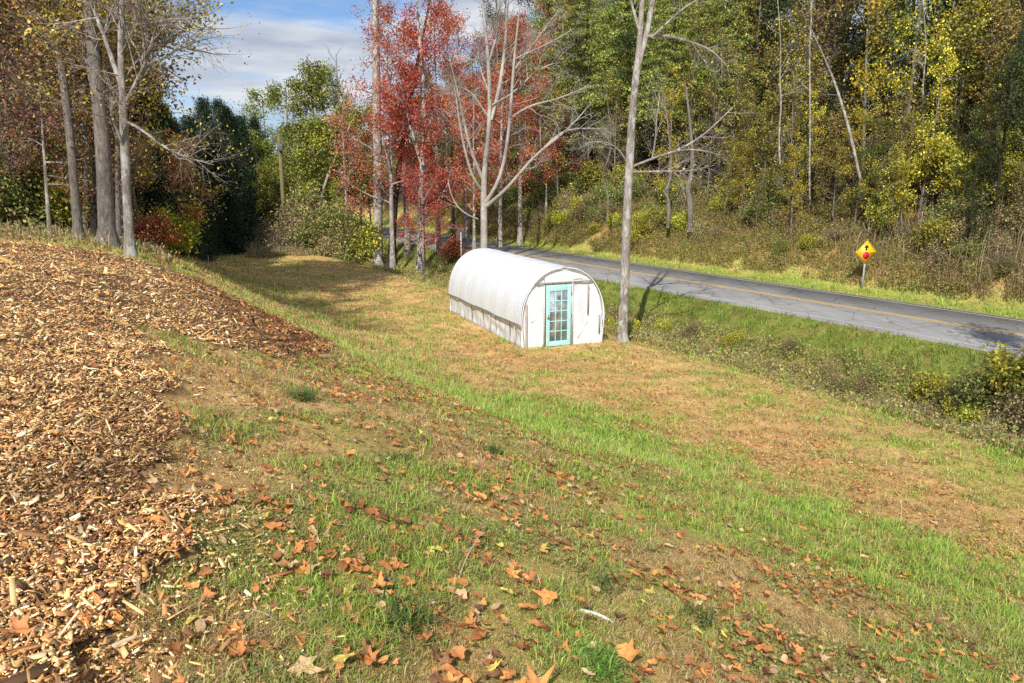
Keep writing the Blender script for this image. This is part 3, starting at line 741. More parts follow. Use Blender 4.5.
# ------------------------------------------------------------------ hand shaped trees (trunks drawn from the photograph, standing at their own distance)
def sk(Y, pts, thick=.88):
    """pts: (px, py, radius_px, depth offset)"""
    P_, R_ = [], []
    for q in pts:
        dy = q[3] if len(q) > 3 else 0
        P_.append(W(q[0], q[1], Y+dy)); R_.append(q[2]*(Y+dy)/FPX*.98*thick)
    return np.array(P_), np.array(R_)
def smooth_line(P_, R_, k):
    t = np.linspace(0, 1, len(P_)); u = np.linspace(0, 1, k)
    # Catmull-Rom like smoothing through cubic interpolation
    Pn = np.stack([np.interp(u, t, P_[:, a_]) for a_ in range(3)], 1); Rn = np.interp(u, t, R_)
    for _ in range(2):
        Pn[1:-1] = Pn[1:-1]*.5 + (Pn[:-2]+Pn[2:])*.25
    return Pn, Rn
class Hand:
    def __init__(s, name, base_px, label, cat='tree', group=None, bark_=B_GREY, seed=1, Y=None, thick=.9):
        s.thick = thick
        p = at(*base_px) if Y is None else None
        if p is None:
            q = W(base_px[0], base_px[1], Y); p = np.array([q[0], q[1], G(q[0], q[1])])
        s.o = p; s.Y = p[1]; s.t = Tree(seed); s.b = bark_
        s.e = empty(name, p, label, cat, group)
    def stem(s, pts, sp=None, k=12, t0=.3, root=False):
        P_, R_ = sk(s.Y, pts, s.thick); P_ = P_ - s.o
        if root:
            P_ = np.vstack([[P_[0][0], 0, -.25], P_]); R_ = np.concatenate([[R_[0]*1.7], R_])
        L = np.linalg.norm(np.diff(P_, axis=0), axis=1).sum()
        P_, R_ = smooth_line(P_, R_, k)
        if root: R_[0] *= 1.3; R_[1] *= 1.1
        if sp: s.t.sprout(P_, R_, 0, sp, L, t0)
        else: s.t.tubes.append((P_, R_, 10))
        return P_
    def done(s, leaf=None, mat=None):
        wm = s.t.wood(); link('trunk', wm, s.b, s.e)
        if leaf:
            cm = s.t.leaves(**leaf); 
            if cm: link('crown', cm, M_LEAF, s.e)
TW = dict(levels=3, kids=[12, 7, 5], len=[1.3, .55, .5], ang=[(48, 14), (42, 14), (42, 14)], trop=.03, rk=.011, seg=.35)
TW3 = dict(levels=3, kids=[14, 7, 6], len=[2.1, .5, .5], ang=[(48, 14), (42, 14), (40, 14)], trop=.03, rk=.012, seg=.4)
CR = dict(levels=3, kids=[12, 5, 4], len=[2.6, .5, .5], ang=[(58, 14), (45, 14), (42, 14)], trop=.05, rk=.016)

# tall forked trunk on the right of the greenhouse
h = Hand('bare_tree', (622, 342), 'tall slim bare grey tree with forked top right of the greenhouse', bark_=B_PALE, seed=101, thick=.74)
h.stem([(622, 341, 7.2), (625, 280, 6.4), (627, 200, 5.9), (630, 160, 5.6), (632, 110, 5.2), (637, 70, 4.6), (640, 40, 3.6), (642, 0, 3.2), (647, -60, 2.4), (650, -130, 1.0)], None, 22, root=True)
h.stem([(636, 72, 3.8), (644, 45, 3.8), (651, 15, 3.6, .2), (655, -20, 2.8, .4), (664, -90, 1.2, .8)], dict(TW, kids=[10, 7, 5]), 10, .5)
h.stem([(639, 30, 2.0), (634, 12, 1.8), (629, -5, 1.5), (620, -50, .6)], dict(TW, kids=[7, 6, 5]))
h.stem([(651, 38, 1.8), (665, 25, 1.7), (683, 8, 1.5), (700, -3, 1.1), (730, -10, .5)], TW, 10, .4)
h.stem([(645, 37, 2.2), (658, 34, 2.3, .2), (680, 38, 2.0, .4), (705, 47, 1.5, .6), (716, 52, 1.0, .6), (728, 68, .5, .7)], TW, 10, .5)
h.stem([(629, 168, 2.0), (642, 163, 1.8, .2), (660, 155, 1.5, .5), (685, 148, 1.3, .8), (702, 150, 1.3, 1.1), (720, 155, .8, 1.3)], TW, 10, .3)
h.stem([(660, 156, 1.6, .4), (680, 150, 1.4, .8), (700, 138, 1.1, 1.1), (715, 125, .9, 1.3), (735, 105, .5, 1.5)], TW, 10, .2)
h.stem([(628, 172, 1.5), (640, 172, 1.4, -.2), (668, 171, 1.2, -.5), (690, 172, .9, -.7), (715, 165, .4, -1)], TW, 9, .4)
h.stem([(628, 165, 1.0), (620, 148, .9, -.2), (604, 140, .7, -.4), (585, 143, .4, -.6)], TW, 8, .3)
h.stem([(652, 158, 1.1, .4), (657, 135, 1.0, .6), (655, 118, .9, .7), (661, 100, .7, .8), (658, 80, .4, .8)], dict(TW, kids=[10, 6, 5]), 9, .2)
h.done(dict(per=1, spread=.1, size=.1, pal=BROWN, frac=.04))

# pale bare tree behind the greenhouse, many rising limbs
h = Hand('bare_tree', (485, 268), 'pale leafless tree with many rising limbs behind the greenhouse', bark_=B_WHITE, seed=102, Y=45.5, thick=.72)
h.stem([(484, 262, 5.2), (484, 225, 5.0), (484, 205, 4.7), (483, 178, 4.0), (487, 150, 3.2), (490, 122, 3.0), (490, 85, 2.8), (488, 60, 2.5), (486, 30, 2.1), (482, 0, 1.8), (478, -40, 1.0)], TW3, 20, .55, root=True)
h.stem([(491, 120, 2.4), (497, 100, 2.6, .3), (501, 80, 2.5, .6), (505, 50, 2.2, .8), (507, 20, 1.8, 1), (508, -10, 1.2, 1.1), (510, -50, .6, 1.3)], TW3, 12, .35)
h.stem([(484, 205, 3.0), (496, 188, 2.6, -.4), (503, 170, 2.5, -.6), (508, 140, 2.4, -.7), (511, 110, 2.2, -.7), (513, 70, 1.9, -.6), (516, 40, 1.4, -.5), (520, 5, .8, -.5)], TW3, 14, .3)
h.stem([(484, 208, 3.2), (500, 196, 2.6, -.5), (515, 180, 2.3, -1), (530, 160, 2.1, -1.3), (545, 147, 1.9, -1.5), (560, 137, 1.5, -1.6), (580, 117, .9, -1.8), (592, 102, .4, -2)], TW3, 14, .3)
h.stem([(545, 147, 1.3, -1.5), (562, 129, 1.2, -1.2), (585, 128, 1.0, -1.1), (607, 129, .5, -1.1)], TW3, 8, .2)
h.stem([(511, 118, 1.7, -.7), (525, 107, 1.6, -.3), (542, 102, 1.4, 0), (558, 100, 1.1, .2), (572, 92, .8, .3), (595, 85, .4, .4)], TW3, 10, .2)
h.stem([(492, 105, 1.2), (508, 97, 1.2, .4), (522, 86, 1.2, .8), (535, 70, 1.0, 1), (553, 62, .7, 1.2), (565, 63, .3, 1.3)], TW3, 10, .3)
h.stem([(514, 70, 1.4, -.5), (525, 55, 1.3, -.4), (537, 40, 1.1, -.3), (545, 28, .8, -.2), (560, 8, .4, 0)], TW3, 10, .2)
h.stem([(513, 60, 1.2, -.5), (530, 52, 1.1, -.8), (552, 42, .9, -1), (575, 28, .5, -1.1)], TW3, 10, .2)
h.stem([(482, 178, 2.4), (476, 163, 2.2, -.3), (470, 150, 2.0, -.5), (466, 130, 1.8, -.6), (461, 108, 1.5, -.7), (458, 92, 1.0, -.8), (450, 60, .5, -.9)], TW3, 12, .4)
h.stem([(483, 192, 2.2), (473, 180, 2.0, -.6), (467, 160, 1.9, -.9), (460, 130, 1.5, -1), (456, 95, 1.0, -1.1), (454, 85, .5, -1.1)], TW3, 12, .4)
h.stem([(489, 118, 1.7), (480, 105, 1.6, -.2), (472, 92, 1.4, -.3), (463, 88, 1.2, -.4), (455, 87, .7, -.4)], TW3, 9, .4)
h.stem([(488, 90, 1.2, .1), (482, 75, 1.1, .2), (479, 60, 1.0, .3), (478, 40, .5, .3)], TW3, 8, .3)
h.stem([(489, 62, 1.4), (494, 45, 1.4, .2), (499, 28, 1.2, .3), (500, 0, .6, .4)], TW3, 8, .3)
h.stem([(478, 219, 1.1, -.1), (466, 215, 1.1, -.5), (455, 205, 1.1, -.7), (450, 192, .9, -.8), (448, 180, .6, -.8)], dict(TW, kids=[6, 5, 5]), 10, .4)
h.done()

# three trunks left of it with the red crown
h = Hand('tall_tree', (377, 268), 'tall straight pale trunk, leftmost of the trees before the red maples', bark_=B_PALE, seed=103)
h.stem([(377, 266, 6.2), (378, 230, 5.4), (378, 180, 5.2), (377, 130, 4.8), (376, 70, 4.4), (375, 0, 3.6), (374, -70, 2.2), (374, -130, 1)], dict(CR, kids=[14, 5, 4], len=[2.2, .5, .5]), 16, .62, root=True)
h.done(dict(per=4, spread=.28, size=.13, pal=[(.5, .18, .1), (.58, .28, .12), (.5, .13, .1)], frac=.3))
h = Hand('dark_tree', (391, 267), 'dark leaning trunk close beside the tall pale trunk', bark_=B_DARK, seed=104)
h.stem([(391, 265, 4.8), (393, 230, 3.8), (395, 195, 3.2), (399, 165, 3.0), (404, 130, 2.6), (412, 90, 2.2), (420, 50, 1.6), (430, 0, 1.0)], CR, 12, .35, root=True)
h.done(dict(per=5, spread=.28, size=.16, pal=RED, frac=.6))
h = Hand('red_maple', (421, 272), 'red maple with speckled grey trunk standing left of the greenhouse', bark_=B_SPECK, seed=105)
h.stem([(421, 270, 5.2), (421, 235, 4.2), (421, 200, 3.8), (422, 165, 3.2), (425, 120, 2.6), (424, 80, 2.2), (420, 40, 1.6), (415, -10, .9)], dict(CR, kids=[16, 6, 4], len=[3.0, .5, .5]), 14, .3, root=True)
h.stem([(422, 165, 2.0), (414, 140, 1.8, -.4), (408, 118, 1.5, -.6), (400, 80, 1.0, -1)], CR, 8, .3)
h.stem([(422, 222, 1.8), (430, 212, 1.6, -.3), (440, 200, 1.3, -.6), (450, 180, .9, -.9)], dict(CR, kids=[8, 5, 4], len=[1.6, .5, .5]), 8, .3)
h.done(dict(per=6, spread=.25, size=.13, pal=RED, frac=.7))

# left group
h = Hand('big_tree', (107, 240), 'thickest grey trunk in the group at the left edge of the woods', bark_=B_GREY, seed=106, Y=18.6)
h.stem([(107, 236, 9.5), (106, 205, 8.6), (104, 160, 8.0), (101, 120, 7.4), (97, 80, 6.8), (92, 40, 6.0), (88, 0, 5.0), (84, -70, 3.5), (80, -150, 1.5)], dict(CR, kids=[12, 5, 4]), 16, .45, root=True)
h.stem([(99, 105, 3.2), (90, 80, 3.0, .3), (88, 55, 2.4, .5), (85, 20, 1.6, .8)], TW3, 8, .4)
h.done(dict(per=4, spread=.2, size=.085, pal=BROWN+GOLD[:2], frac=.35))
h = Hand('forked_tree', (129, 244), 'pale smooth trunk forking low, front right of the left group', bark_=B_PALE, seed=107, Y=17.2)
h.stem([(129, 241, 5.2), (128, 210, 4.8), (126, 180, 4.6), (125, 155, 4.8), (124, 120, 4.4), (122, 90, 3.4), (120, 60, 3.2), (121, 30, 3.0), (123, 0, 2.4), (125, -60, 1.2)], dict(TW3, kids=[12, 5, 4]), 16, .5, root=True)
h.stem([(122, 88, 2.6), (114, 65, 2.4, .1), (107, 45, 2.2, .2), (99, 20, 1.9, .3), (90, 5, 1.4, .4), (84, -30, .7, .5)], TW3, 10, .4)
h.stem([(125, 105, 2.2), (132, 90, 2.1, -.2), (140, 75, 1.9, -.3), (147, 60, 1.7, -.4), (152, 40, 1.3, -.4), (160, 15, .7, -.4)], TW3, 10, .3)
h.stem([(125, 150, 1.9), (119, 135, 1.8, -.2), (112, 118, 1.6, -.4), (110, 100, 1.1, -.5)], dict(TW, kids=[7, 6, 5]), 8, .4)
h.stem([(127, 122, 1.7), (140, 128, 1.4, -.5), (152, 138, 1.3, -.9), (165, 148, 1.2, -1.2), (180, 156, 1.0, -1.4), (197, 160, .7, -1.5), (214, 165, .3, -1.6)], dict(TW, kids=[13, 7, 5]), 12, .35)
h.stem([(124, 40, 1.8, .1), (134, 28, 1.6), (146, 15, 1.3), (156, 5, .8)], TW3, 8, .3)
h.done(dict(per=2, spread=.15, size=.06, pal=GOLD[:2]+BROWN[:2], frac=.12))
h = Hand('tall_tree', (78, 236), 'slim grey trunk bending left, between the thin sapling and the thickest trunk', bark_=B_GREY, seed=108, Y=19.6)
h.stem([(78, 232, 5.4), (76, 205, 4.8), (74, 180, 4.6), (71, 140, 4.4), (66, 100, 4.2), (61, 60, 4.0), (56, 20, 3.6), (52, -20, 3.0), (46, -100, 1.4)], dict(CR, kids=[12, 5, 4]), 16, .45, root=True)
h.done(dict(per=4, spread=.2, size=.085, pal=RUST+BROWN, frac=.5))
h = Hand('sapling', (49, 231), 'thin pale sapling trunk, leftmost before the green undergrowth', bark_=B_PALE, seed=109, Y=20.2)
h.stem([(49, 228, 2.2), (47, 190, 1.9), (44, 155, 1.5), (42, 120, 1.0), (40, 85, .6)], dict(LAYER, kids=[9, 5, 3], len=[1.5, .5, .5]), 10, .4, root=True)
h.done(dict(per=4, spread=.2, size=.085, pal=DULLRED, frac=.7))
h = Hand('tall_tree', (95, 234), 'dark trunk in shade just left behind the thickest trunk', bark_=B_DARK, seed=110, Y=20.8)
h.stem([(94, 232, 4.6), (95, 200, 4.2), (97, 160, 3.8), (97, 100, 3.4), (100, 40, 2.6), (104, -40, 1.4)], dict(CR, kids=[10, 5, 4]), 12, .5, root=True)
h.done(dict(per=4, spread=.22, size=.09, pal=BROWN, frac=.5))
h = Hand('tall_tree', (86, 232), 'thin grey trunk in shade between two thicker grey trunks', bark_=B_GREY, seed=111, Y=22)
h.stem([(85, 230, 3.0), (86, 190, 2.8), (87, 150, 2.4), (86, 90, 1.9), (84, 10, 1.2)], dict(CR, kids=[9, 5, 4], len=[1.8, .5, .5]), 12, .45, root=True)
h.done(dict(per=4, spread=.22, size=.09, pal=DULLRED, frac=.6))
h = Hand('tall_tree', (119, 240), 'narrow brown trunk showing between the thickest and the pale forked trunk', bark_=B_GREY, seed=112, Y=20.6)
h.stem([(119, 238, 3.0), (118, 200, 2.6), (117, 160, 2.3), (118, 110, 1.8), (116, 30, 1.0)], dict(CR, kids=[9, 5, 4], len=[1.8, .5, .5]), 12, .45, root=True)
h.done(dict(per=4, spread=.22, size=.09, pal=BROWN, frac=.6))

# leaning bleached trunk on the hillside
h = Hand('leaning_dead_tree', (860, 172), 'slanting bleached dead trunk among the dense hillside thicket', bark_=B_PALE, seed=113, Y=37, thick=.6)
h.stem([(860, 178, 2.4), (857, 165, 2.4), (850, 130, 2.3), (842, 105, 2.1), (836, 85, 1.9), (828, 65, 1.5), (818, 45, .9), (812, 30, .5)], dict(TW, kids=[10, 6, 5]), 12, .5)
h.done()
for k_, (px, y0, y1, rr, Y_, lb) in enumerate([(780, 60, 150, 1.4, 41, 'straight thin bleached trunk left of the slanting dead trunk'), (810, 20, 190, 1.5, 43, 'thin pale trunk just left behind the slanting dead trunk'),
        (924, 55, 200, 1.3, 40, 'thin pale stem above the low yellow tree on the hillside'), (690, 168, 218, 3.4, 47, 'stout brown trunk in the shade right of the forked bare tree'),
        (668, 175, 214, 2.2, 48, 'dark trunk in shade on the bank, left of the stout brown one'), (607, 150, 208, 1.2, 52, 'thin pale trunk deep in shade left of the forked bare tree')]):
    h = Hand('slender_tree', (px, y1), lb, bark_=B_PALE if k_ < 3 else B_GREY, seed=120+k_, Y=Y_, thick=.62 if k_ < 3 or k_ == 5 else .9)
    h.stem([(px, y1+14, rr), (px-2+k_, y1-20, rr), (px+3-2*k_, (y0+y1)/2, rr*.9), (px-2, y0+15, rr*.75), (px+3+k_, y0, rr*.6), (px-4, y0-80, rr*.3)], dict(TW3, kids=[9, 5, 3]), 12, .4)
    h.done(dict(per=2, spread=.2, size=.13, pal=GOLD, frac=.3) if k_ < 3 else None)

# ------------------------------------------------------------------ woods on the hill beyond the road
HT = {'gold': ('slender_tree', 'slender yellow leaved tree in the dense hillside woods'), 'gold2': ('slender_tree', 'upright golden leaved tree in the dense hillside woods'),
      'olive': ('leafy_tree', 'olive leaved spreading tree in the dense hillside woods'), 'olive2': ('leafy_tree', 'narrow olive leaved tree in the dense hillside woods'),
      'bare': ('twiggy_tree', 'grey twiggy almost bare tree in the dense hillside woods'), 'brown': ('leafy_tree', 'brown leaved tree in the dense hillside woods'),
      'green': ('leafy_tree', 'deep green leafy tree in the dense hillside woods'), 'pine': ('pine_tree', 'light green pine tree above the roadside bank'),
      'pine2': ('pine_tree', 'smaller light green pine tree above the roadside bank'), 'yellowlow': ('small_tree', 'low layered yellow tree at the edge of the hillside woods'),
      'darkgreen': ('leafy_tree', 'dark green tree in shade deep in the hillside woods'), 'darkolive': ('leafy_tree', 'dark olive tree in shade deep in the hillside woods'), 'vine': ('twiggy_tree', 'thin vine tangled stems standing in the hillside thicket'), 'rust': ('small_tree', 'small rust leaved tree under the hillside woods')}
def hill(kind, s, n, sc_=1., tilt=.05):
    nm, lb = HT[kind]
    place(kind, s, n, sc_=sc_, name=nm, label=lb, group='trees of the hillside woods beyond the road', tilt=tilt)
rows = [(35.6, 2.0, .36), (36.4, 2.0, .42), (37.2, 2.2, .55), (38.6, 2.2, .45), (40, 2.4, .8), (41.3, 2.3, .5), (44.3, 2.4, .55), (48, 2.8, .6), (42.5, 2.6, .95), (46, 3.0, 1.0), (50, 3.2, 1.2), (55, 3.6, 1.35), (62, 4, 1.5)]
for n0, dst, scl in rows:
    s0 = -14.0 if n0 < 45 else -20.0
    while s0 < 95:
        s1 = s0 + rg.normal(0, .6); n1 = n0 + rg.normal(0, .8)
        p = xy(s1, n1); azd = math.degrees(math.atan2(p[0], p[1])); px = 512 + FPX*p[0]/(p[1]*CP)
        s0 += dst*rg.uniform(.8, 1.25)
        if p[1] < 4 or azd > 46: continue
        front = n0 < 39
        if px > 835: ks, pw = ['gold', 'gold2', 'olive2', 'bare', 'green', 'olive', 'brown'], [.22, .18, .18, .12, .1, .14, .06]
        elif px > 735: ks, pw = ['gold', 'olive2', 'bare', 'olive', 'brown', 'gold2', 'green'], [.08, .2, .32, .16, .12, .08, .04]
        elif px > 540: ks, pw = ['pine', 'pine2', 'bare', 'olive', 'gold2', 'green'], ([.36, .28, .1, .12, .06, .08] if n0 > 45 else [.02, .06, .5, .2, .14, .08])
        else: ks, pw = ['green', 'olive', 'brown', 'olive2', 'bare', 'gold2'], [.2, .25, .18, .15, .12, .1]
        kind = rg.choice(ks, p=pw)
        if n0 >= 44 and rg.random() < .72 and not (540 < px < 735 and n0 > 50): kind = rg.choice(['darkgreen', 'darkolive'])  # back rows mostly take the shade-coloured leaves so the gaps read dark
        elif n0 < 44 and px > 690 and rg.random() < .26: kind = 'vine'
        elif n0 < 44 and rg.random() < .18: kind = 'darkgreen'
        if front and 560 < px < 715: continue
        if n0 < 41 and px < 560: continue
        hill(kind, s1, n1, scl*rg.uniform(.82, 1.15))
for px, py, Y_, k_, s_ in [(935, 200, 37, 'yellowlow', .85), (990, 205, 36, 'yellowlow', .75), (640, 200, 50, 'yellowlow', .5), (560, 140, 62, 'gold2', .8), (700, 130, 56, 'gold2', .9), (895, 222, 37, 'olive2', .4)]:
    q = W(px, py, Y_); n1, s1 = ns(q[0], q[1]); hill(k_, s1, n1, s_)
for px, Y_, k_, s_ in [(850, 42, 'gold', .95), (885, 43, 'gold', 1.0), (912, 44, 'gold', 1.0), (960, 45, 'gold', 1.1), (1000, 40, 'gold2', 1.1), (1030, 41, 'gold', 1.0), (925, 44, 'gold', 1.15), (980, 41, 'gold', 1.2),
                      (575, 66, 'pine', 1.1), (600, 63, 'pine', 1.1), (655, 55, 'pine', .95), (690, 54, 'pine', 1.0), (715, 52, 'pine2', 1.0), (560, 66, 'pine', 1.05), (720, 50, 'gold2', .75), (662, 52, 'gold', .6), (585, 64, 'bare', .8), (610, 60, 'bare', .8), (650, 56, 'bare', .85), (675, 54, 'bare', .85), (700, 52, 'bare', .85), (675, 60, 'pine', 1.2), (630, 62, 'pine', 1.15)]:
    x_ = (px-512)/FPX*Y_/.98; n1, s1 = ns(x_, Y_); hill(k_, s1, n1, s_)
# shrubs along the bank
BL = {'bushgreen': ('leafy_shrub', 'green leafy shrub on the weedy bank beyond the road'), 'bushyellow': ('leafy_shrub', 'yellow green shrub on the weedy bank beyond the road'),
      'bushdry': ('dry_shrub', 'tan dry shrub on the weedy bank beyond the road'), 'bushtwig': ('dry_shrub', 'leafless twiggy shrub on the weedy bank beyond the road'), 'bushrust': ('leafy_shrub', 'rust leaved shrub on the weedy bank beyond the road')}
def shrub(kind, s, n, sc_=1.):
    nm, lb = BL[kind]; place(kind, s, n, sc_=sc_, name=nm, label=lb, cat='shrub', group='shrubs on the bank beyond the road', crown='foliage', stem='stems')
for k_ in range(215):
    s1 = rg.uniform(-12, 70); n1 = 33.6 + 5.5*rg.random()**1.1
    p = xy(s1, n1); px = 512 + FPX*p[0]/(p[1]*CP)
    if p[1] < 5 or px > 1120 or (845 < px < 885 and n1 < 36.5): continue
    kind = rg.choice(['bushgreen', 'bushyellow', 'bushdry', 'bushtwig', 'bushrust'], p=[.22, .2, .38, .2, 0] if px > 690 else [.28, .2, .44, .05, .03])
    shrub(kind, s1, n1, rg.uniform(.5, 1.15)*(.6+.12*(n1-33)))

# ------------------------------------------------------------------ red maples and the trees closing the field
def at_px(kind, px, Y_, sc_, name, label, group=None, cat='tree', **k):
    q = W(px, 300, Y_); x_, y_ = q[0]/1.0, Y_
    x_ = (px-512)/FPX*Y_/(.98)
    return place(kind, xyz=(x_, y_, G(x_, y_)), sc_=sc_, name=name, label=label, group=group, cat=cat, **k)
RM = 'red maples along the near side of the road'
for px, Y_, s_, k_, lb in [(395, 53, 1.0, 'redmaple', 'tall red maple behind the tall pale trunk'), (440, 56, 1.05, 'redmaple', 'tall red maple between the speckled maple and the pale bare tree'),
                           (475, 52, .95, 'redmaple2', 'crimson maple crown directly behind the pale bare tree'), (520, 60, 1.05, 'redmaple', 'dark red maple right of the pale bare tree'), (545, 63, .8, 'redmaple2', 'low red maple at the right end of the red crowns'),
                           (425, 49, .7, 'redmaple2', 'low bright red maple left of the small grey sign'), (352, 60, .95, 'orangemaple', 'thin orange and pink maple at the left end of the red crowns'), (500, 58, 1.0, 'redmaple', 'red maple close right behind the pale bare tree'), (468, 62, 1.1, 'redmaple', 'red maple seen through the limbs of the pale bare tree'), (553, 68, 1.0, 'redmaple', 'rusty red maple farthest right of the red crowns'), (410, 58, 1.15, 'redmaple', 'tallest red maple at the back of the red crowns')]:
    at_px(k_, px, Y_, s_, 'red_maple', lb, RM)
for px, Y_, s_ in [(350, 70, 1.0), (455, 66, 1.1), (500, 75, 1.15), (535, 80, 1.0)]:
    at_px('greybare', px, Y_, s_, 'bare_tree', 'fine grey leafless tree rising behind the red maples', 'leafless trees behind the maples')
for px, Y_, s_, k_ in [(300, 68, 1.0, 'ygreen'), (335, 72, .95, 'ygreen2'), (318, 62, .9, 'ygreen2'), (355, 66, .75, 'ygreen'), (278, 75, .9, 'ygreen'), (270, 66, .55, 'ygreen2'), (375, 75, .8, 'ygreen2'), (290, 70, .6, 'ygreen2'), (325, 66, .55, 'ygreen'), (345, 62, .5, 'ygreen2'), (308, 74, .8, 'ygreen'), (366, 68, .6, 'ygreen'), (345, 78, 1.0, 'ygreen'), (268, 72, .65, 'ygreen'), (283, 80, .7, 'olive')]:
    at_px(k_, px, Y_, s_, 'leafy_tree', 'yellow green sunlit tree at the far end of the field', 'yellow green trees at the far end of the field')
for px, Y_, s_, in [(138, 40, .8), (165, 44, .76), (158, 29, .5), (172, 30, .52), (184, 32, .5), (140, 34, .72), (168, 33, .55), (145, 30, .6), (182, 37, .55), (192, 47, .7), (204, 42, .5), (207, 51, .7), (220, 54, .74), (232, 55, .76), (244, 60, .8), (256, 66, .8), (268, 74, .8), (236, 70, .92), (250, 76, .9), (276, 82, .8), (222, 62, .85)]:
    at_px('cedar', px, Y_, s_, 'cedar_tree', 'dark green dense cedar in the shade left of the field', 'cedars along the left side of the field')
for px, Y_, s_, k_ in [(380, 92, .9, 'olive'), (340, 100, .8, 'brown'), (300, 95, .7, 'green'), (255, 96, .8, 'olive'), (225, 100, .7, 'green'), (268, 90, .8, 'green'), (240, 94, .75, 'green'), (290, 88, .8, 'green'), (410, 95, .9, 'brown'), (450, 100, .9, 'olive'), (490, 100, 1.0, 'green'), (520, 95, 1., 'pine2'), (545, 90, 1.1, 'pine')]:
    at_px(k_, px, Y_, s_, 'leafy_tree' if 'pine' not in k_ else 'pine_tree', 'far tree closing the valley behind the field', 'far trees behind the field')
h = Hand('leafy_tree', (316, 238), 'yellow green tree with a pale upright trunk at the end of the field', bark_=B_WHITE, seed=130, Y=63)
h.stem([(316, 240, 2.6), (316, 205, 2.2), (315, 165, 2.0), (314, 130, 1.6), (312, 95, .9), (311, 75, .4)], dict(CR, kids=[16, 6, 4], len=[2.4, .5, .5]), 12, .35)
h.done(dict(per=4, spread=.32, size=.2, pal=YGREEN, frac=.8))
h = Hand('leafy_tree', (318, 240), 'yellow green tree with a slanting pale trunk at the end of the field', bark_=B_WHITE, seed=131, Y=62)
h.stem([(316, 232, 1.6), (322, 190, 1.5), (334, 160, 1.3), (346, 135, 1.0), (356, 112, .5)], dict(CR, kids=[14, 6, 4], len=[2.0, .5, .5]), 12, .4)
h.done(dict(per=3, spread=.32, size=.19, pal=YGREEN+GOLD[:1], frac=.7))
# small pale house half hidden beyond the cedars
q = at(246, 226); Y_ = 84.0; hx = (246-512)/FPX*Y_/.98; hz = G(hx, Y_)
hs = empty('house', (hx, Y_, hz), 'small pale grey house glimpsed between the cedars and the pole', 'house'); hs.rotation_euler = (0, 0, R(25))
M_WALLP = plain('pale_siding', (.55, .57, .6), .7, 0, 3, .08); M_ROOFP = plain('grey_shingle', (.12, .12, .125), .85, 0, 8, .3); M_PANEP = plain('dark_pane', (.03, .035, .04), .1)
mb = MB(); mb.box((0, 0, 1.3), (7, 5, 2.7)); mb.fn.setdefault(3, [])
mb.add(np.array([[-3.5, -2.5, 2.652], [-3.5, 2.5, 2.652], [-3.5, 0, 4.3], [3.5, -2.5, 2.652], [3.5, 2.5, 2.652], [3.5, 0, 4.3]]), np.array([[0, 2, 1], [3, 4, 5]])); mb.build('wall', M_WALLP, hs)
mb = MB()
for sg_ in (-1, 1): mb.sheet([[(-3.8, sg_*2.85, 2.46), (3.8, sg_*2.85, 2.46)], [(-3.8, 0, 4.36), (3.8, 0, 4.36)]])
mb.build('roof', M_ROOFP, hs)
for wx in (-2.2, 1.4):
    mb = MB(); mb.box((wx, -2.53, 1.5), (1.0, .06, 1.1)); wf = mb.build('window', plain('white_trim_paint', (.7, .7, .7), .5), hs)
    mb = MB(); mb.box((wx, -2.565, 1.5), (.84, .01, .94)); mb.build('pane', M_PANEP, wf)
mb = MB(); mb.box((-.5, -2.53, 1.0), (.95, .06, 2.0)); mb.build('door', M_WALLP, hs)
# left woods behind the trunks
WL = {'oak': ('oak_tree', 'tall brown and olive crowned oak in the left woods'), 'dullred': ('understory_tree', 'dull red small tree in the left woods'), 'rust': ('understory_tree', 'rust orange layered small tree in the left woods'),
      'green': ('leafy_tree', 'deep green leafy tree in the left woods'), 'olive': ('leafy_tree', 'olive leaved tree in the left woods'), 'brown': ('leafy_tree', 'brown leaved tree in the left woods'), 'bare': ('twiggy_tree', 'grey twiggy tree in the left woods')}
for px, Y_, s_, k_ in [(138, 25, .95, 'oak'), (150, 31, .72, 'oak'), (128, 28, .95, 'oak'), (178, 25, .55, 'rust'), (40, 21.5, .6, 'dullred'), (95, 22.5, .55, 'brown'), (15, 30, .6, 'olive'), (55, 30, .55, 'green'), (120, 26, .5, 'olive'), (20, 24, .9, 'oak'), (75, 28, 1.0, 'oak'), (110, 33, .85, 'oak'), (40, 34, 1., 'olive'), (10, 28, .8, 'green'), (60, 24, .75, 'dullred'),
                       (100, 25, .8, 'dullred'), (25, 22, .75, 'dullred'), (150, 24, .7, 'dullred'), (135, 22, .6, 'olive'), (60, 23, .6, 'rust'), (90, 27, .7, 'brown'), (5, 25, .65, 'dullred'), 
                       (130, 29, .8, 'dullred'), (70, 40, 1.1, 'green'), (0, 42, 1.1, 'olive'), (110, 42, 1.1, 'green'), (150, 38, .8, 'brown'), (30, 50, 1.3, 'green'), (90, 52, 1.3, 'olive'), (130, 50, 1.1, 'green'), (175, 30, .62, 'olive')]:
    nm, lb = WL[k_]; at_px(k_, px, Y_, s_, nm, lb, 'trees of the left woods', tilt=.04)
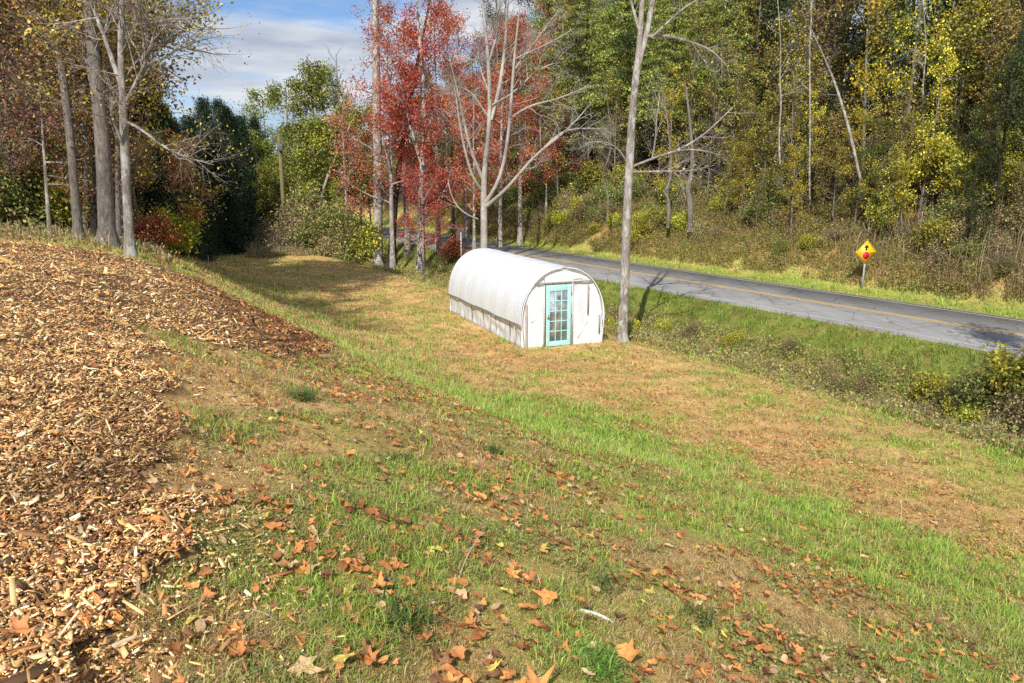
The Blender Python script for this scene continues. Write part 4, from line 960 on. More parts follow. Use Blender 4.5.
for px, Y_, s_, k_ in [(10, 21.5, 1., 'bushgreen'), (30, 22.5, 1.1, 'bushgreen'), (60, 23.5, .5, 'bushrust'), (-15, 20.5, .9, 'bushgreen'), (75, 22.5, .8, 'bushyellow'), (20, 24.5, 1.3, 'bushyellow'), (45, 26, 1.3, 'bushgreen'), (92, 24, .5, 'bushrust'), (150, 22.5, .45, 'bushrust'), (166, 23, .6, 'bushrust'), (0, 26, 1.5, 'bushgreen'), (112, 25, .5, 'bushrust'), (175, 25, .8, 'bushyellow')]:
    nm, lb = BL[k_]; at_px(k_, px, Y_, s_, nm, lb.replace('on the weedy bank beyond the road', 'in the undergrowth below the left woods'), 'undergrowth shrubs of the left woods', 'shrub', crown='foliage', stem='stems')
# brush at the end of the field
for px, py, s_, k_, lb in [(290, 247, 1.2, 'bushtwig', 'leftmost brown twiggy bramble at the end of the field'), (308, 246, 1.1, 'bushdry', 'tan bramble heap in front of the pole'), (330, 247, 1.3, 'bushgreen', 'green bramble mound at the end of the field'),
                           (345, 248, 1.2, 'bushdry', 'tan bramble right of the green mound'), (362, 246, 1.1, 'bushyellow', 'yellow green bramble left of the tall pale trunk'), (266, 243, 1.0, 'bushtwig', 'shaded twiggy bramble beside the cedars'),
                           (318, 240, 1.7, 'bushdry', 'large tan bramble behind the others at the end of the field'), (352, 238, 1.7, 'bushgreen', 'large green shrub behind the brambles'), (300, 238, 1.4, 'bushdry', 'tan bramble close under the pole'), (335, 252, .8, 'bushdry', 'small tan bramble at the front of the brush')]:
    Y_ = 56.5 + (248-py)*.35; x_ = (px-512)/FPX*Y_/.985; p = np.array([x_, Y_, G(x_, Y_)]); place(k_, xyz=tuple(p), sc_=s_*1.3, name='bramble_bush', label=lb, cat='bush', group='brush at the end of the field', crown='foliage', stem='stems')
# ditch shrubs on the right
for px, py, s_, k_, lb in [(985, 425, .8, 'bushgreen', 'tangled green and brown bush by the ditch near the right edge'), (1010, 440, .8, 'bushdry', 'dry weedy bush at the right edge below the road'), (960, 415, .55, 'bushdry', 'small dry bush left of the tangled ditch bush'),
                           (1000, 395, .75, 'bushtwig', 'tall twiggy dry weeds standing up over the road edge'), (935, 405, .45, 'bushyellow', 'low yellow green plant in the ditch left of the small dry bush'), (1035, 420, .9, 'bushyellow', 'yellow green bush cut off by the right edge'), (870, 385, .35, 'bushgreen', 'low green plant on the ditch bank at right'),
                           (790, 355, .35, 'bushdry', 'dry weeds in the ditch below the road middle'), (735, 345, .3, 'bushyellow', 'yellow green weeds in the ditch right of the forked bare tree'), (690, 340, .4, 'bushdry', 'dry weeds in the ditch beside the forked bare tree'), (830, 380, .35, 'bushdry', 'tan dry weeds in the ditch at right'),
                           (442, 268, .8, 'bushtwig', 'brown twigs on the bank left of the greenhouse'), (455, 262, .8, 'bushrust', 'reddish shrub under the small grey sign'), (408, 262, .6, 'bushtwig', 'brown twigs between the dark trunk and the speckled maple')]:
    p = at(px, py); place(k_, xyz=tuple(p), sc_=s_, name='ditch_bush', label=lb, cat='bush', group='bushes along the ditch', crown='foliage', stem='stems')
for k_ in range(46):
    s1 = rg.uniform(2, 34); n1 = rg.uniform(18.2, 21.9); p = xy(s1, n1); px = 512 + FPX*p[0]/(p[1]*CP)
    if px > 1090: continue
    kk = rg.choice(['bushdry', 'bushtwig', 'bushyellow', 'bushgreen'], p=[.52, .08, .2, .2])
    place(kk, s1, n1, sc_=rg.uniform(.22, .42), name='ditch_bush', label={'bushdry': 'low tan dry weed clump on the ditch side below the road', 'bushtwig': 'low bare twiggy clump on the ditch side below the road', 'bushyellow': 'low yellow green clump on the ditch side below the road', 'bushgreen': 'low green leafy clump on the ditch side below the road'}[kk], cat='bush', group='low clumps along the ditch side', crown='foliage', stem='stems')
# tree right of the photographer whose shadow reaches the road
pt = np.array([13.2, 12.4]); place('olive', xyz=(pt[0], pt[1], G(*pt)), sc_=1.0, name='leafy_tree', label='tree right of the slope whose shadow falls on the road at the right edge', cat='tree')

# ------------------------------------------------------------------ weeds on the far bank and in the ditch
SIGN_XY = at(862, 290.5)[:2]
def weeds(name, N, s_r, n_r, L, pal, label, wid=.02, leafy=1.0):
    s_ = rg.uniform(*s_r, N); n_ = rg.uniform(*n_r, N); X = SX*n_ - SY*s_; Y = SY*n_ + SX*s_
    ok = (Y > 4) & (fbm(X, Y, .7, 3) > .36) & (X/Y < .85)
    sgx = SIGN_XY; dd = (X-sgx[0])*sgx[1]-(Y-sgx[1])*sgx[0]; dd = np.abs(dd)/np.hypot(*sgx); fr = np.hypot(X, Y) < np.hypot(*sgx)+.35
    ok &= ~((dd < .55) & fr & (np.hypot(X-sgx[0], Y-sgx[1]) < 3))
    X, Y = X[ok], Y[ok]; N = len(X); Z = H(X, Y)
    pal = np.array(pal); C = jitter(pal[rg.integers(0, len(pal), N)], .25, N)
    ll = L*rg.gamma(5, .2, N)*(.6+.9*fbm(X+3, Y+9, .5, 2))
    v, f, cc_ = blades(X, Y, Z, ll, wid*rg.uniform(.5, 1.3, N), C, .25)
    M_ = int(N*leafy*3); k = rg.integers(0, N, M_); t = rg.random(M_)**.7
    P_ = np.stack([X[k]+rg.normal(0, .12, M_), Y[k]+rg.normal(0, .12, M_), Z[k]+ll[k]*t*.9], 1)
    C2 = jitter(pal[rg.integers(0, len(pal), M_)], .25, M_)
    v2, f2, c2 = leaf_quads(P_, .05+.07*rg.random(M_), C2, .4)
    me = mesh_np(name, np.concatenate([v, v2]), f + [f2+len(v)], np.concatenate([cc_, c2]))
    tag(link(name, me, M_GRASS), label, 'weeds', kind='stuff')
WP = [(.45, .32, .18), (.36, .24, .12), (.55, .42, .26), (.28, .24, .09), (.19, .23, .055), (.3, .3, .08), (.4, .18, .07)]
weeds('bank_weeds', 40000, (-12, 19), (32.4, 38.5), .48, [(min(1, a_*1.2), b_*1.2, c_*1.2) for a_, b_, c_ in WP[:5]]+[(.6, .46, .27), (.36, .42, .09), (.46, .44, .1), (.28, .38, .07), (.54, .41, .22)], 'tall dry weed stalks covering the bank beyond the road at right', .022, .7)
weeds('bank_weeds', 42000, (17, 75), (32.2, 39), .45, WP[:3]+[(.6, .46, .27), (.4, .46, .09), (.52, .46, .1), (.58, .33, .12), (.24, .35, .06), (.32, .44, .08), (.45, .5, .1)], 'leafy tan, green and orange weeds covering the bank beyond the road at left', .022, 2.2)
weeds('bank_stalks', 3800, (-12, 24), (32.8, 38), 1.25, [(.58, .45, .28), (.5, .37, .22), (.66, .54, .37)], 'tall pale dry stalks standing in the weeds of the bank beyond the road', .028, .25)
weeds('ditch_weeds', 60000, (-8, 50), (17.8, 22.4), .27, WP[:2]+[(.42, .28, .13), (.5, .36, .19), (.56, .42, .24), (.32, .42, .08), (.4, .42, .1), (.24, .34, .06)], 'dry and green weeds along the bottom of the ditch', .014, .8)
weeds('brush_weeds', 7000, (54, 64), (11.5, 19.5), .42, [(.6, .46, .28), (.5, .36, .2), (.66, .52, .34)]+[(.5, .4, .26), (.3, .34, .1), (.22, .27, .07)], 'pale tan tangle of brush and weeds at the end of the field', .02, 2.5)
weeds('woods_weeds', 8000, (20, 30), (-9, 2.5), .2, WP[:3]+[(.12, .18, .04)], 'dry grass and weeds before the left woods', .02, .5)

# ------------------------------------------------------------------ greenhouse
def film(name, c, trans, transp, rough=.45, wscale=3.0, wst=.25):
    m, nt, b = newmat(name)
    b.inputs['Base Color'].default_value = (*c, 1); b.inputs['Roughness'].default_value = rough; b.inputs['Specular IOR Level'].default_value = .3
    tc = node(nt, 'ShaderNodeTexCoord'); mp = node(nt, 'ShaderNodeMapping'); mp.inputs['Scale'].default_value = (1, 1.6, .6)
    nt.links.new(tc.outputs['Object'], mp.inputs['Vector'])
    nz = node(nt, 'ShaderNodeTexNoise', i_Scale=wscale, i_Detail=5.0, i_Distortion=.8); nt.links.new(mp.outputs[0], nz.inputs['Vector'])
    r = ramp(nt, [(.3, tuple(q*.955 for q in c)), (.65, c)]); nt.links.new(nz.outputs[0], r.inputs[0]); nt.links.new(r.outputs[0], b.inputs['Base Color'])
    bp = node(nt, 'ShaderNodeBump', i_Strength=wst, i_Distance=.12); nt.links.new(nz.outputs[0], bp.inputs['Height']); nt.links.new(bp.outputs[0], b.inputs['Normal'])
    tl = node(nt, 'ShaderNodeBsdfTranslucent'); tl.inputs[0].default_value = (*c, 1)
    tp = node(nt, 'ShaderNodeBsdfTransparent')
    m1 = node(nt, 'ShaderNodeMixShader'); m1.inputs[0].default_value = trans; nt.links.new(b.outputs[0], m1.inputs[1]); nt.links.new(tl.outputs[0], m1.inputs[2])
    m2 = node(nt, 'ShaderNodeMixShader'); m2.inputs[0].default_value = transp; nt.links.new(m1.outputs[0], m2.inputs[1]); nt.links.new(tp.outputs[0], m2.inputs[2])
    nt.links.new(m2.outputs[0], nt.nodes['Material Output'].inputs[0])
    return m
M_ROOF = film('white_film', (.9, .935, .98), .15, .01, .4, 2.2, .18)
M_SIDE = film('hazy_film', (.91, .94, .98), .2, .03, .35, 3.5, .5)
M_END = film('end_film', (.9, .935, .98), .16, .01, .4, 3.0, .3)
M_WOOD = plain('weathered_wood', (.34, .27, .21), .85, 0, 9, .3)
M_PIPE = plain('grey_pipe', (.32, .32, .33), .4, .6)
M_TURQ = plain('turquoise_paint', (.45, .79, .78), .55, 0, 14, .12)
M_BRASS = plain('dull_brass', (.35, .26, .12), .35, .8)
M_GLASS, nt, b = newmat('window_glass')
gl = node(nt, 'ShaderNodeBsdfGlossy'); gl.inputs['Roughness'].default_value = .03; tp = node(nt, 'ShaderNodeBsdfTransparent'); tp.inputs[0].default_value = (.94, .96, .95, 1)
mx = node(nt, 'ShaderNodeMixShader'); fr = node(nt, 'ShaderNodeFresnel'); fr.inputs[0].default_value = 1.9
nt.links.new(fr.outputs[0], mx.inputs[0]); nt.links.new(tp.outputs[0], mx.inputs[1]); nt.links.new(gl.outputs[0], mx.inputs[2]); b.inputs['Base Color'].default_value = (.72, .76, .76, 1); b.inputs['Roughness'].default_value = .4
dm = node(nt, 'ShaderNodeMixShader'); tcg = node(nt, 'ShaderNodeTexCoord'); ng = node(nt, 'ShaderNodeTexNoise', i_Scale=2.6, i_Detail=3.0); nt.links.new(tcg.outputs['Object'], ng.inputs['Vector'])
rg_ = ramp(nt, [(.38, (.08, .08, .08)), (.66, (.55, .55, .55))]); nt.links.new(ng.outputs[0], rg_.inputs[0]); nt.links.new(rg_.outputs[0], dm.inputs[0])
nt.links.new(mx.outputs[0], dm.inputs[1]); nt.links.new(b.outputs[0], dm.inputs[2]); nt.links.new(dm.outputs[0], nt.nodes['Material Output'].inputs[0])

gh = empty('greenhouse', (GH0[0], GH0[1], GH0[2]), 'white plastic hoop greenhouse with a turquoise glazed door standing on the field', 'greenhouse')
gh.rotation_euler = (0, 0, -GHAZ)
HIP, TOP = .82, 2.62
def prof(t, inset=0):
    """right half outline by t in 0..1 (0 ground, 1 ridge)"""
    if t < .25: q = t/.25; return (1.47+.07*q-inset, HIP*q)
    a_ = (t-.25)/.75*math.pi/2
    return ((1.54-inset)*math.cos(a_)**.92, HIP + (TOP-inset-HIP)*math.sin(a_)**.95)
def outline(k=20, inset=0, t0=0.):
    rt = [prof(t0+(1-t0)*i/k, inset) for i in range(k+1)]
    return [(-x_, z_) for x_, z_ in rt] + [(x_, z_) for x_, z_ in rt[-2::-1]]
def gz(x_, y_):     # ground in greenhouse coordinates
    q = GH0[:2] + GHX*x_ + GHY*y_
    return G(*q) - GH0[2]
# roof cover: from hip to hip, sagging slightly between the hoops, hem falling below the hip
ol = outline(20, 0, .235)
ys = np.linspace(-.02, GHL, 85)
P_ = []
for y_ in ys:
    sag = .013*(math.sin(y_/1.16*math.pi)**2); ro = []
    for i, (x_, z_) in enumerate(ol):
        f_ = 1 - sag/1.9
        zz = HIP + (z_-HIP)*f_ if z_ > HIP else z_
        wv = .011*math.sin(y_*17 + i*.3) * (1 if z_ < 1.6 else .2)
        edge = .02*math.sin(y_*2.1+1) if i in (0, len(ol)-1) else 0
        ro.append((x_*(f_)+math.copysign(.012, x_)*(abs(x_) > .01)+math.copysign(wv, x_), y_, zz+edge))
    P_.append(ro)
mb = MB(); mb.sheet(P_); o = mb.build('roof_cover', M_ROOF, gh, smooth=True)
o['label'] = 'smooth white roof film stretched over the hoops'
# side curtains
for sgn, nm in ((-1, 'left'), (1, 'right')):
    P_ = []
    for y_ in np.linspace(.02, GHL-.02, 90):
        ro = []
        for q in np.linspace(0, 1, 12):
            x_, z_ = prof(q*.25*.98)
            wav = .024*math.sin(y_*4.3+3.2*math.sin(q*2.6+y_*.8)-q*3) * math.sin(q*3.1) + .02*math.sin(y_*13+q*4)*(1-q) - .035*math.sin(q*3.14)*abs(math.sin(y_*.9+.4))**.5
            zb = gz(sgn*1.47, y_)
            ro.append((sgn*(x_-.03+wav), y_, max(z_, zb*(1-q)+z_*q if zb < z_ else z_) if q > 0 else zb-.03))
        P_.append(ro)
    mb = MB(); mb.sheet(P_); o = mb.build('side_curtain', M_SIDE, gh, smooth=True); o['label'] = 'wrinkled hazy plastic side curtain below the roof edge'
    mb = MB(); yy = np.linspace(-.06, GHL+.02, 30)
    mb.tube(np.array([[sgn*(1.575+.008*math.sin(q*3)), q, HIP-.06+.012*math.sin(q*2.2)] for q in yy]), np.full(30, .026), 8); mb.build('hip_rail', M_PIPE, gh)
    for y_ in (.55, 2.9):
        mb = MB(); mb.box((sgn*1.545, y_, .36), (.02, .035, .8)); mb.build('side_batten', plain('pale_batten', (.6, .56, .5), .8), gh)
# end walls
def endwall(y_, door, nm):
    mb = MB(); k = 20; x0, x1, zt = DX-DW/2-.03, DX+DW/2+.03, DHT+.03
    o_ = outline(16, .03)
    def top(x_):
        xs = [q[0] for q in o_]; 
        # upper outline height at x
        up = [(a_, b_) for a_, b_ in o_ if b_ >= HIP*.99]
        return float(np.interp(x_, [q[0] for q in up], [q[1] for q in up]))
    xs = sorted(set(list(np.linspace(-1.5, 1.5, 26)) + ([x0, x1] if door else [])))
    for a_, b_ in zip(xs[:-1], xs[1:]):
        P_ = []
        for q in np.linspace(0, 1, 14):
            ro = []
            for x_ in (a_, b_):
                inside = door and x0-1e-6 <= (a_+b_)/2 <= x1+1e-6
                zb = zt if inside else gz(x_, y_)-.03
                z_ = zb + (top(x_)-zb)*q
                bul = .03*math.sin(x_*4.1+z_*2.3)+.02*math.sin(x_*9+z_*6+2*math.sin(z_*3))*(z_ > .1)+.006*math.sin(x_*19-z_*13)
                ro.append((x_, y_ + bul*(0 if inside else 1), z_))
            P_.append(ro)
        mb.sheet(P_)
    return mb.build('end_wall', M_END, gh, smooth=True)
DX, DW, DHT = -.20, .90, 2.06
endwall(.05, True, 'front').data.materials[0] = M_END
endwall(GHL-.04, False, 'back')
# hoops: front arch trim and inner hoops
for i, y_ in enumerate([-.03] + list(np.linspace(1.16, GHL-.03, 6))):
    o_ = np.array(outline(22, .012 if i == 0 else .05)); pts = np.stack([o_[:, 0], np.full(len(o_), y_), o_[:, 1]], 1)
    pts[0, 2] = gz(pts[0, 0], y_)-.1; pts[-1, 2] = gz(pts[-1, 0], y_)-.1
    mb = MB(); mb.tube(pts, np.full(len(pts), .017 if i == 0 else .02), 8)
    o = mb.build('hoop', M_PIPE if i else plain('white_trim', (.78, .78, .8), .5), gh, smooth=True)
    if i == 0: o['label'] = 'pale front hoop edging the end wall'
# front framing boards
mb = MB(); mb.box((-.0, .0, DHT+.07), (2.15, .05, .035)); mb.build('header_board', M_WOOD, gh, bevel=.004)
zb = gz(-1.33, 0); mb = MB(); mb.box((-1.36, -.01, .74+zb/2), (.045, .045, 1.5-zb)); mb.build('corner_stud', plain('pale_stud', (.5, .44, .38), .8, 0, 9, .2), gh, bevel=.004)
for x_, z0, z1 in ((-.71, -.1, 2.06), (.33, -.1, 2.2), (.92, 1.0, 1.98)):
    mb = MB(); mb.box((x_, -.004, (z0+z1)/2), (.04, .03, z1-z0)); mb.build('stud', plain('whitewashed_wood', (.62, .58, .53), .8, 0, 8, .15) if x_ < .9 else M_WOOD, gh)
mb = MB(); mb.box((1.37, -.01, .62), (.05, .02, .62)); mb.build('vent_flap', plain('dark_gap', (.3, .29, .28), .8), gh)  # flat grey strip painting the dark of the open gap at the wall edge
for pts in ([(-1.2, .85), (-.9, .98), (-.74, 1.02)], [(.55, .2), (.75, .5), (.95, .8)], [(.3, 2.2), (.6, 2.28), (.9, 2.12)]):
    mb = MB(); mb.tube(np.array([[a_, .02, b_] for a_, b_ in pts]), [.008, .014, .004], 6); mb.build('film_fold', plain('fold_grey', (.74, .74, .76), .5), gh)
# door
door = link('door', None, parent=gh)
mb = MB()
x0, x1 = DX-DW/2, DX+DW/2; dz = gz(DX, -.05)+.02
SW, TR, BR = .125, .2, .16
yb = -.03
mb.box((x0+SW/2, yb, (dz+DHT)/2), (SW, .045, DHT-dz)); mb.box((x1-SW/2, yb, (dz+DHT)/2), (SW, .045, DHT-dz))
mb.box((DX, yb, DHT-TR/2), (DW-2*SW, .045, TR)); mb.box((DX, yb, dz+BR/2), (DW-2*SW, .045, BR))
gx0, gx1, gz0, gz1 = x0+SW, x1-SW, dz+BR, DHT-TR
for i in (1, 2): mb.box((gx0+(gx1-gx0)*i/3, yb, (gz0+gz1)/2), (.026, .03, gz1-gz0))
for j in range(1, 5):
    for i in range(3):
        xa = gx0+(gx1-gx0)*i/3+(.013 if i else 0); xb = gx0+(gx1-gx0)*(i+1)/3-(.013 if i < 2 else 0)
        mb.box(((xa+xb)/2, yb, gz0+(gz1-gz0)*j/5), (xb-xa, .03, .026))
me_o = mb.build('door', M_TURQ, gh, bevel=.003)
bpy.data.objects.remove(door); door = me_o; door['label'] = 'turquoise wooden door with fifteen small panes'
mb = MB(); mb.box((DX, yb+.002, (gz0+gz1)/2), (gx1-gx0-.002, .006, gz1-gz0-.002)); mb.build('pane', M_GLASS, door)
mb = MB(); th = np.linspace(0, math.pi, 7); mb.tube(np.array([[x0+.06, yb-.03-.05*q, 1.0] for q in (0, .3, .5, .8, 1, 1.15)]), [.012, .012, .026, .03, .024, .004], 10); mb.box((x0+.06, yb-.026, 1.0), (.045, .008, .16)); mb.build('door_knob', M_BRASS, door)
for z_ in (.35, 1.05, 1.78):
    mb = MB(); mb.box((x1+.012, yb-.024, z_), (.03, .008, .1)); mb.tube(np.array([[x1+.005, yb-.03, z_-.05], [x1+.005, yb-.03, z_+.05]]), [.009, .009], 8); mb.build('hinge', M_PIPE, door)
# base boards
mb = MB()
for sgn in (-1, 1):
    P_ = [[(sgn*1.5, y_, gz(sgn*1.5, y_)-.05), (sgn*1.5, y_, gz(sgn*1.5, y_)+.025), (sgn*1.465, y_, gz(sgn*1.5, y_)+.025)] for y_ in np.linspace(.1, GHL-.1, 24)]
    mb.sheet(P_)
mb.build('base_board', M_WOOD, gh)
# inside: bench with pots, seen through the door
def gw(x_, y_, z_): q = GH0[:2]+GHX*x_+GHY*y_; return (q[0], q[1], GH0[2]+z_)
M_POT = plain('pot_plastic', (.05, .05, .05), .5); M_TERRA = plain('terracotta', (.4, .15, .07), .8, 0, 10, .2); M_BKT = plain('white_plastic', (.75, .75, .73), .45)
bn = empty('bench', gw(-.35, 3.6, gz(-.35, 3.6)), 'low wooden potting bench inside the greenhouse behind the door', 'bench'); bn.rotation_euler = (0, 0, -GHAZ)
mb = MB()
for i in range(4): mb.box((0, -.24+.16*i, .72), (1.3, .14, .03))
mb.build('bench_top', M_WOOD, bn)
for a_ in (-.58, .58):
    for b_ in (-.24, .24): mb = MB(); mb.box((a_, b_, .352), (.06, .06, .704)); mb.build('leg', M_WOOD, bn)
for i, (dx, r_, mt, lb) in enumerate([(-.35, .13, M_TERRA, 'terracotta pot with a green plant on the bench in the greenhouse'), (.05, .12, M_POT, 'black pot with a leafy plant on the greenhouse bench'), (.4, .11, M_BKT, 'white pot with a plant at the right of the greenhouse bench')]):
    pz = gz(-.35, 3.6)+.736; e = empty('potted_plant', gw(-.35+dx, 3.55, pz), lb, 'potted plant')
    mb = MB(); z4 = np.array([0, .16, .2, .2, .17]); rr = np.array([r_*.7, r_*.95, r_*1.05, r_*.9, r_*.85]); mb.tube(np.array([[0, 0, q] for q in z4]) + np.array([[0, 0, 0], [0, 0, 0], [0, 0, .0], [0, 0, .001], [0, 0, 0]]), rr, 14); mb.build('pot', mt, e)
    T_ = rg.normal(0, .1, (70, 3)) + np.array([0, 0, .38]); T_[:, 2] += np.abs(rg.normal(0, .12, 70))
    v, f, c_ = leaf_quads(T_, np.full(70, .12), jitter(np.array([[.06, .13, .03]]*70), .3, 70)); link('foliage', mesh_np('foliage', v, f, c_), M_LEAF, e)
    mb = MB(); mb.tube(np.array([[0, 0, .12], [.01, 0, .28], [.0, .01, .45]]), [.012, .009, .005], 6); mb.build('stem', M_WOOD, e)
e = empty('bucket', gw(.0, 1.6, gz(0, 1.6)), 'white bucket on the floor just inside the greenhouse door', 'bucket')
mb = MB(); mb.tube(np.array([[0, 0, q] for q in (0, .3, .34, .345)]), [.13, .155, .165, .15], 18); mb.build('pail', M_BKT, e)
mb = MB(); a_ = np.linspace(0, math.pi, 10); mb.tube(np.stack([.16*np.cos(a_), .05*np.sin(a_), .3+.16*np.sin(a_)], 1), np.full(10, .005), 6); mb.build('handle', M_PIPE, e)

# ------------------------------------------------------------------ warning sign
M_SY = plain('sign_yellow', (.92, .50, .015), .4, 0, 6, .06); M_SR = plain('sign_red', (.72, .03, .02), .4); M_SK = plain('sign_black', (.012, .012, .012), .4); M_GALV = plain('galvanised_steel', (.6, .61, .63), .5, .15, 14, .15); M_SB = plain('sign_aluminium', (.12, .125, .13), .6, .2)
M_SW = plain('sign_white', (.75, .75, .75), .4)
sp_ = at(862, 290.5)
sg = empty('warning_sign', tuple(sp_), 'yellow diamond warning sign with black arrow above red octagon on a roadside post', 'road sign')
sg.rotation_euler = (0, 0, R(9))
PH = 2.24; SH = 1.78     # post height and diamond centre
mb = MB(); mb.box((0, .02, PH/2-.2), (.062, .012, PH+.4)); mb.box((-.03, .0, PH/2-.2), (.008, .032, PH+.4)); mb.box((.03, .0, PH/2-.2), (.008, .032, PH+.4)); mb.build('post', M_GALV, sg)
def poly(name, pts, y0, y1, mat, parent):
    k = len(pts); v = [(x_, y0, z_) for x_, z_ in pts] + [(x_, y1, z_) for x_, z_ in pts]
    m = MB(); m.add(np.array(v, float), np.array([[i, (i+1) % k, k+(i+1) % k, k+i] for i in range(k)]))
    m.fn.setdefault(k, []).append(np.array([list(range(k))[::-1], [k+i for i in range(k)]])); return m.build(name, mat, parent)
def diamond(h_, rc=.04):
    out = []
    for c_, a0 in (((h_-rc*1.41, 0), -45), ((0, h_-rc*1.41), 45), ((-h_+rc*1.41, 0), 135), ((0, -h_+rc*1.41), 225)):
        for q in range(5): an = R(a0+q*22.5); out.append((c_[0]+rc*math.cos(an), SH+c_[1]+rc*math.sin(an)))
    return out
pn = poly('panel', diamond(.54), -.032, -.028, M_SY, sg)
# black border line: four thin bars
for i in range(4):
    a0 = R(45+90*i); c_ = (.352*math.cos(a0), .352*math.sin(a0)); L_ = .64; d_ = (-math.sin(a0), math.cos(a0)); n_ = (math.cos(a0)*.008, math.sin(a0)*.008)
    poly('border', [(c_[0]+d_[0]*L_/2*s1+n_[0]*s2, SH+c_[1]+d_[1]*L_/2*s1+n_[1]*s2) for s1, s2 in ((-1, -1), (1, -1), (1, 1), (-1, 1))][::-1], -.0345, -.033, M_SK, pn)
poly('octagon_border', [(.19*math.cos(R(22.5+45*i)), SH-.15+.19*math.sin(R(22.5+45*i))) for i in range(8)], -.035, -.033, M_SW, pn)
poly('octagon', [(.178*math.cos(R(22.5+45*i)), SH-.15+.178*math.sin(R(22.5+45*i))) for i in range(8)], -.038, -.036, M_SR, pn)
poly('arrow', [(x_, SH+z_) for x_, z_ in [(-.04, .07), (.04, .07), (.04, .2), (.125, .2), (0, .36), (-.125, .2), (-.04, .2)]], -.035, -.033, M_SK, pn)
# small sign seen from behind, near side of the road
q = W(461, 240, 50.0); sg2 = empty('road_sign', (q[0], q[1], G(q[0], q[1])), 'small grey sign seen from behind on a thin post before the road', 'road sign'); sg2.rotation_euler = (0, 0, R(20))
hz = q[2]-G(q[0], q[1])
mb = MB(); mb.box((0, -.012, hz/2-.1+.25), (.06, .03, hz+.7)); mb.build('post', M_GALV, sg2)
mb = MB(); mb.box((0, .012, hz+.45), (.46, .006, .62)); mb.build('panel', M_SB, sg2, bevel=.002)

# ------------------------------------------------------------------ pole at the end of the field
q = W(282, 180, 60.0); zg = G(q[0], q[1]); tp_ = W(281, 134, 60.0)[2]-zg
up = empty('utility_pole', (q[0], q[1], zg), 'mossy wooden pole with a small grey box at the end of the field', 'pole')
M_POLE = bark('pole_wood', (.12, .11, .05), (.24, .22, .1), (.34, .31, .17))
mb = MB(); mb.tube(np.array([[0, 0, -.3], [.0, 0, tp_*.5], [-.04, 0, tp_]]), [.19, .16, .13], 10); mb.build('post', M_POLE, up, smooth=True)
mb = MB(); mb.box((.12, -.2, tp_-1.0), (.34, .22, .5)); mb.build('meter_box', M_SB, up, bevel=.02)

# ------------------------------------------------------------------ loose sticks and scraps in the foreground
def stick(pa, pb, r_, mat, label, lift=.02, name='stick', mid=None):
    a_ = at(*pa); b_ = at(*pb); a_[2] += .01; b_[2] += lift
    m_ = (a_+b_)/2 + np.array([rg.normal(0, .02), rg.normal(0, .02), .01])
    e_ = MB(); P_, R_ = smooth_line(np.array([a_, m_, b_])-a_, np.array([r_, r_*.85, r_*.4]), 7); e_.tube(P_, R_, 7)
    o = e_.build(name, mat, None, smooth=True); o.location = a_; tag(o, label, 'stick'); return o
M_STRAW = plain('straw', (.55, .48, .33), .8); M_TWIG = plain('twig', (.2, .14, .1), .85, 0, 20, .3); M_CHIPW = plain('pale_wood', (.6, .48, .32), .85, 0, 20, .25)
stick((456, 588), (487, 544), .004, M_STRAW, 'pale dry straw standing tilted beside the tall green tuft', .12)
stick((345, 470), (395, 437), .003, M_STRAW, 'thin pale stalk in the grass right of the dark chips', .06)
stick((247, 610), (283, 640), .004, M_STRAW, 'thin dry stalk lying in the thin grass at lower left', .03)
stick((108, 555), (72, 570), .008, M_TWIG, 'grey twig lying on the wood chips above the corner leaf', .03)
stick((24, 632), (17, 597), .012, M_TWIG, 'dark stick on the chips at the left edge')
stick((112, 650), (160, 636), .012, M_CHIPW, 'pale stripped branch at the edge of the chips near the bottom')
stick((63, 372), (118, 374), .014, M_CHIPW, 'long pale splinter in the middle of the wood chips')
stick((180, 300), (212, 305), .012, M_CHIPW, 'pale splinter on the wood chip mound further up')
stick((580, 612), (614, 626), .011, plain('white_bark', (.72, .68, .6), .8, 0, 20, .15), 'white bark strip right of the orange leaf cluster', .02, 'bark_strip')
stick((330, 524), (348, 528), .009, plain('white_chip', (.7, .64, .54), .8), 'short white wood chip alone in the thin grass', .02, 'wood_chip')
stick((207, 262), (232, 275), .02, M_TWIG, 'fallen grey branch on the crest before the cedars', .12)
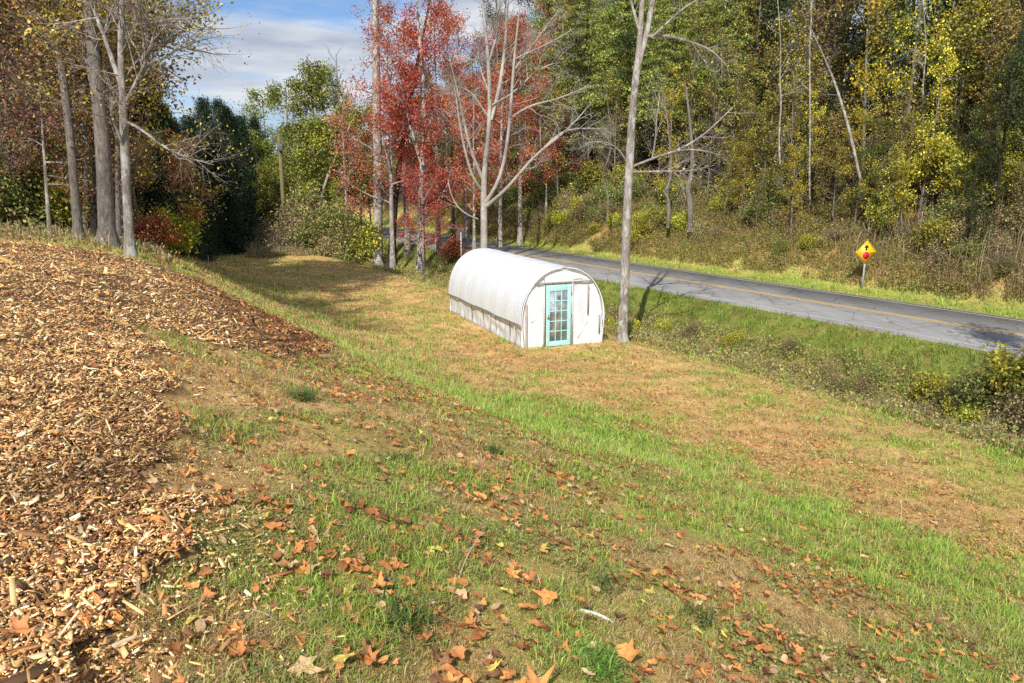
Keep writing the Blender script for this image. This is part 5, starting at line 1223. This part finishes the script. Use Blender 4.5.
for px, lb in ((209, 'thin pale stake standing on the crest before the cedars'),):
    a_ = at(px, 268); mb = MB(); mb.tube(np.array([[0, 0, -.1], [.01, 0, .25], [0, .01, .62]]), [.022, .02, .014], 8); o = mb.build('stake', M_CHIPW); o.location = a_; tag(o, lb, 'stake')
# tall grass tufts in the foreground
def tuft(px, py, N_, L_, pal, label):
    p = at(px, py); k = rg
    X = np.clip(k.normal(0, .06, N_), -.1, .1); Y = np.clip(k.normal(0, .06, N_), -.1, .1)
    C = jitter(np.array(pal)[k.integers(0, len(pal), N_)], .2, N_)
    v, f, c_ = blades(X, Y, np.zeros(N_)-.01, L_*k.gamma(8, .125, N_), .006+.004*k.random(N_), C, .8)
    o = link('grass_tuft', mesh_np('grass_tuft', v, f, c_), M_GRASS); o.location = p; o.scale = (1.1, 1.1, .72); tag(o, label, 'grass tuft', 'taller grass tufts on the near slope')
TG = [(.1, .22, .04), (.16, .28, .05), (.07, .16, .035), (.24, .3, .1)]
tuft(403, 632, 170, .17, TG, 'tall green grass tuft beside the pale straw at bottom centre left')
tuft(590, 668, 700, .085, [(.2, .32, .06), (.27, .38, .08), (.14, .24, .045)], 'dense dark green fine grass tuft at the bottom edge centre')
tuft(605, 590, 60, .14, TG, 'thin green grass tuft above the rust leaf at the cluster end')
tuft(303, 400, 150, .2, TG, 'tall green grass tuft at the tip of the grass wedge by the chips')
tuft(490, 455, 150, .16, TG, 'green grass tuft on the slope above the leaf cluster')
tuft(395, 462, 90, .14, TG, 'green grass tuft right of the orange leaf heap')
tuft(690, 620, 90, .13, TG, 'green grass tuft in the bright slope at the lower right of centre')

# ------------------------------------------------------------------ render settings
sc.view_settings.view_transform = 'Standard'; sc.view_settings.look = 'None'; sc.view_settings.exposure = 0
sc.render.engine = 'CYCLES'
cy = sc.cycles
cy.max_bounces = 6; cy.diffuse_bounces = 3; cy.glossy_bounces = 2; cy.transmission_bounces = 4; cy.transparent_max_bounces = 10
cy.use_denoising = False
cy.sample_clamp_indirect = 6
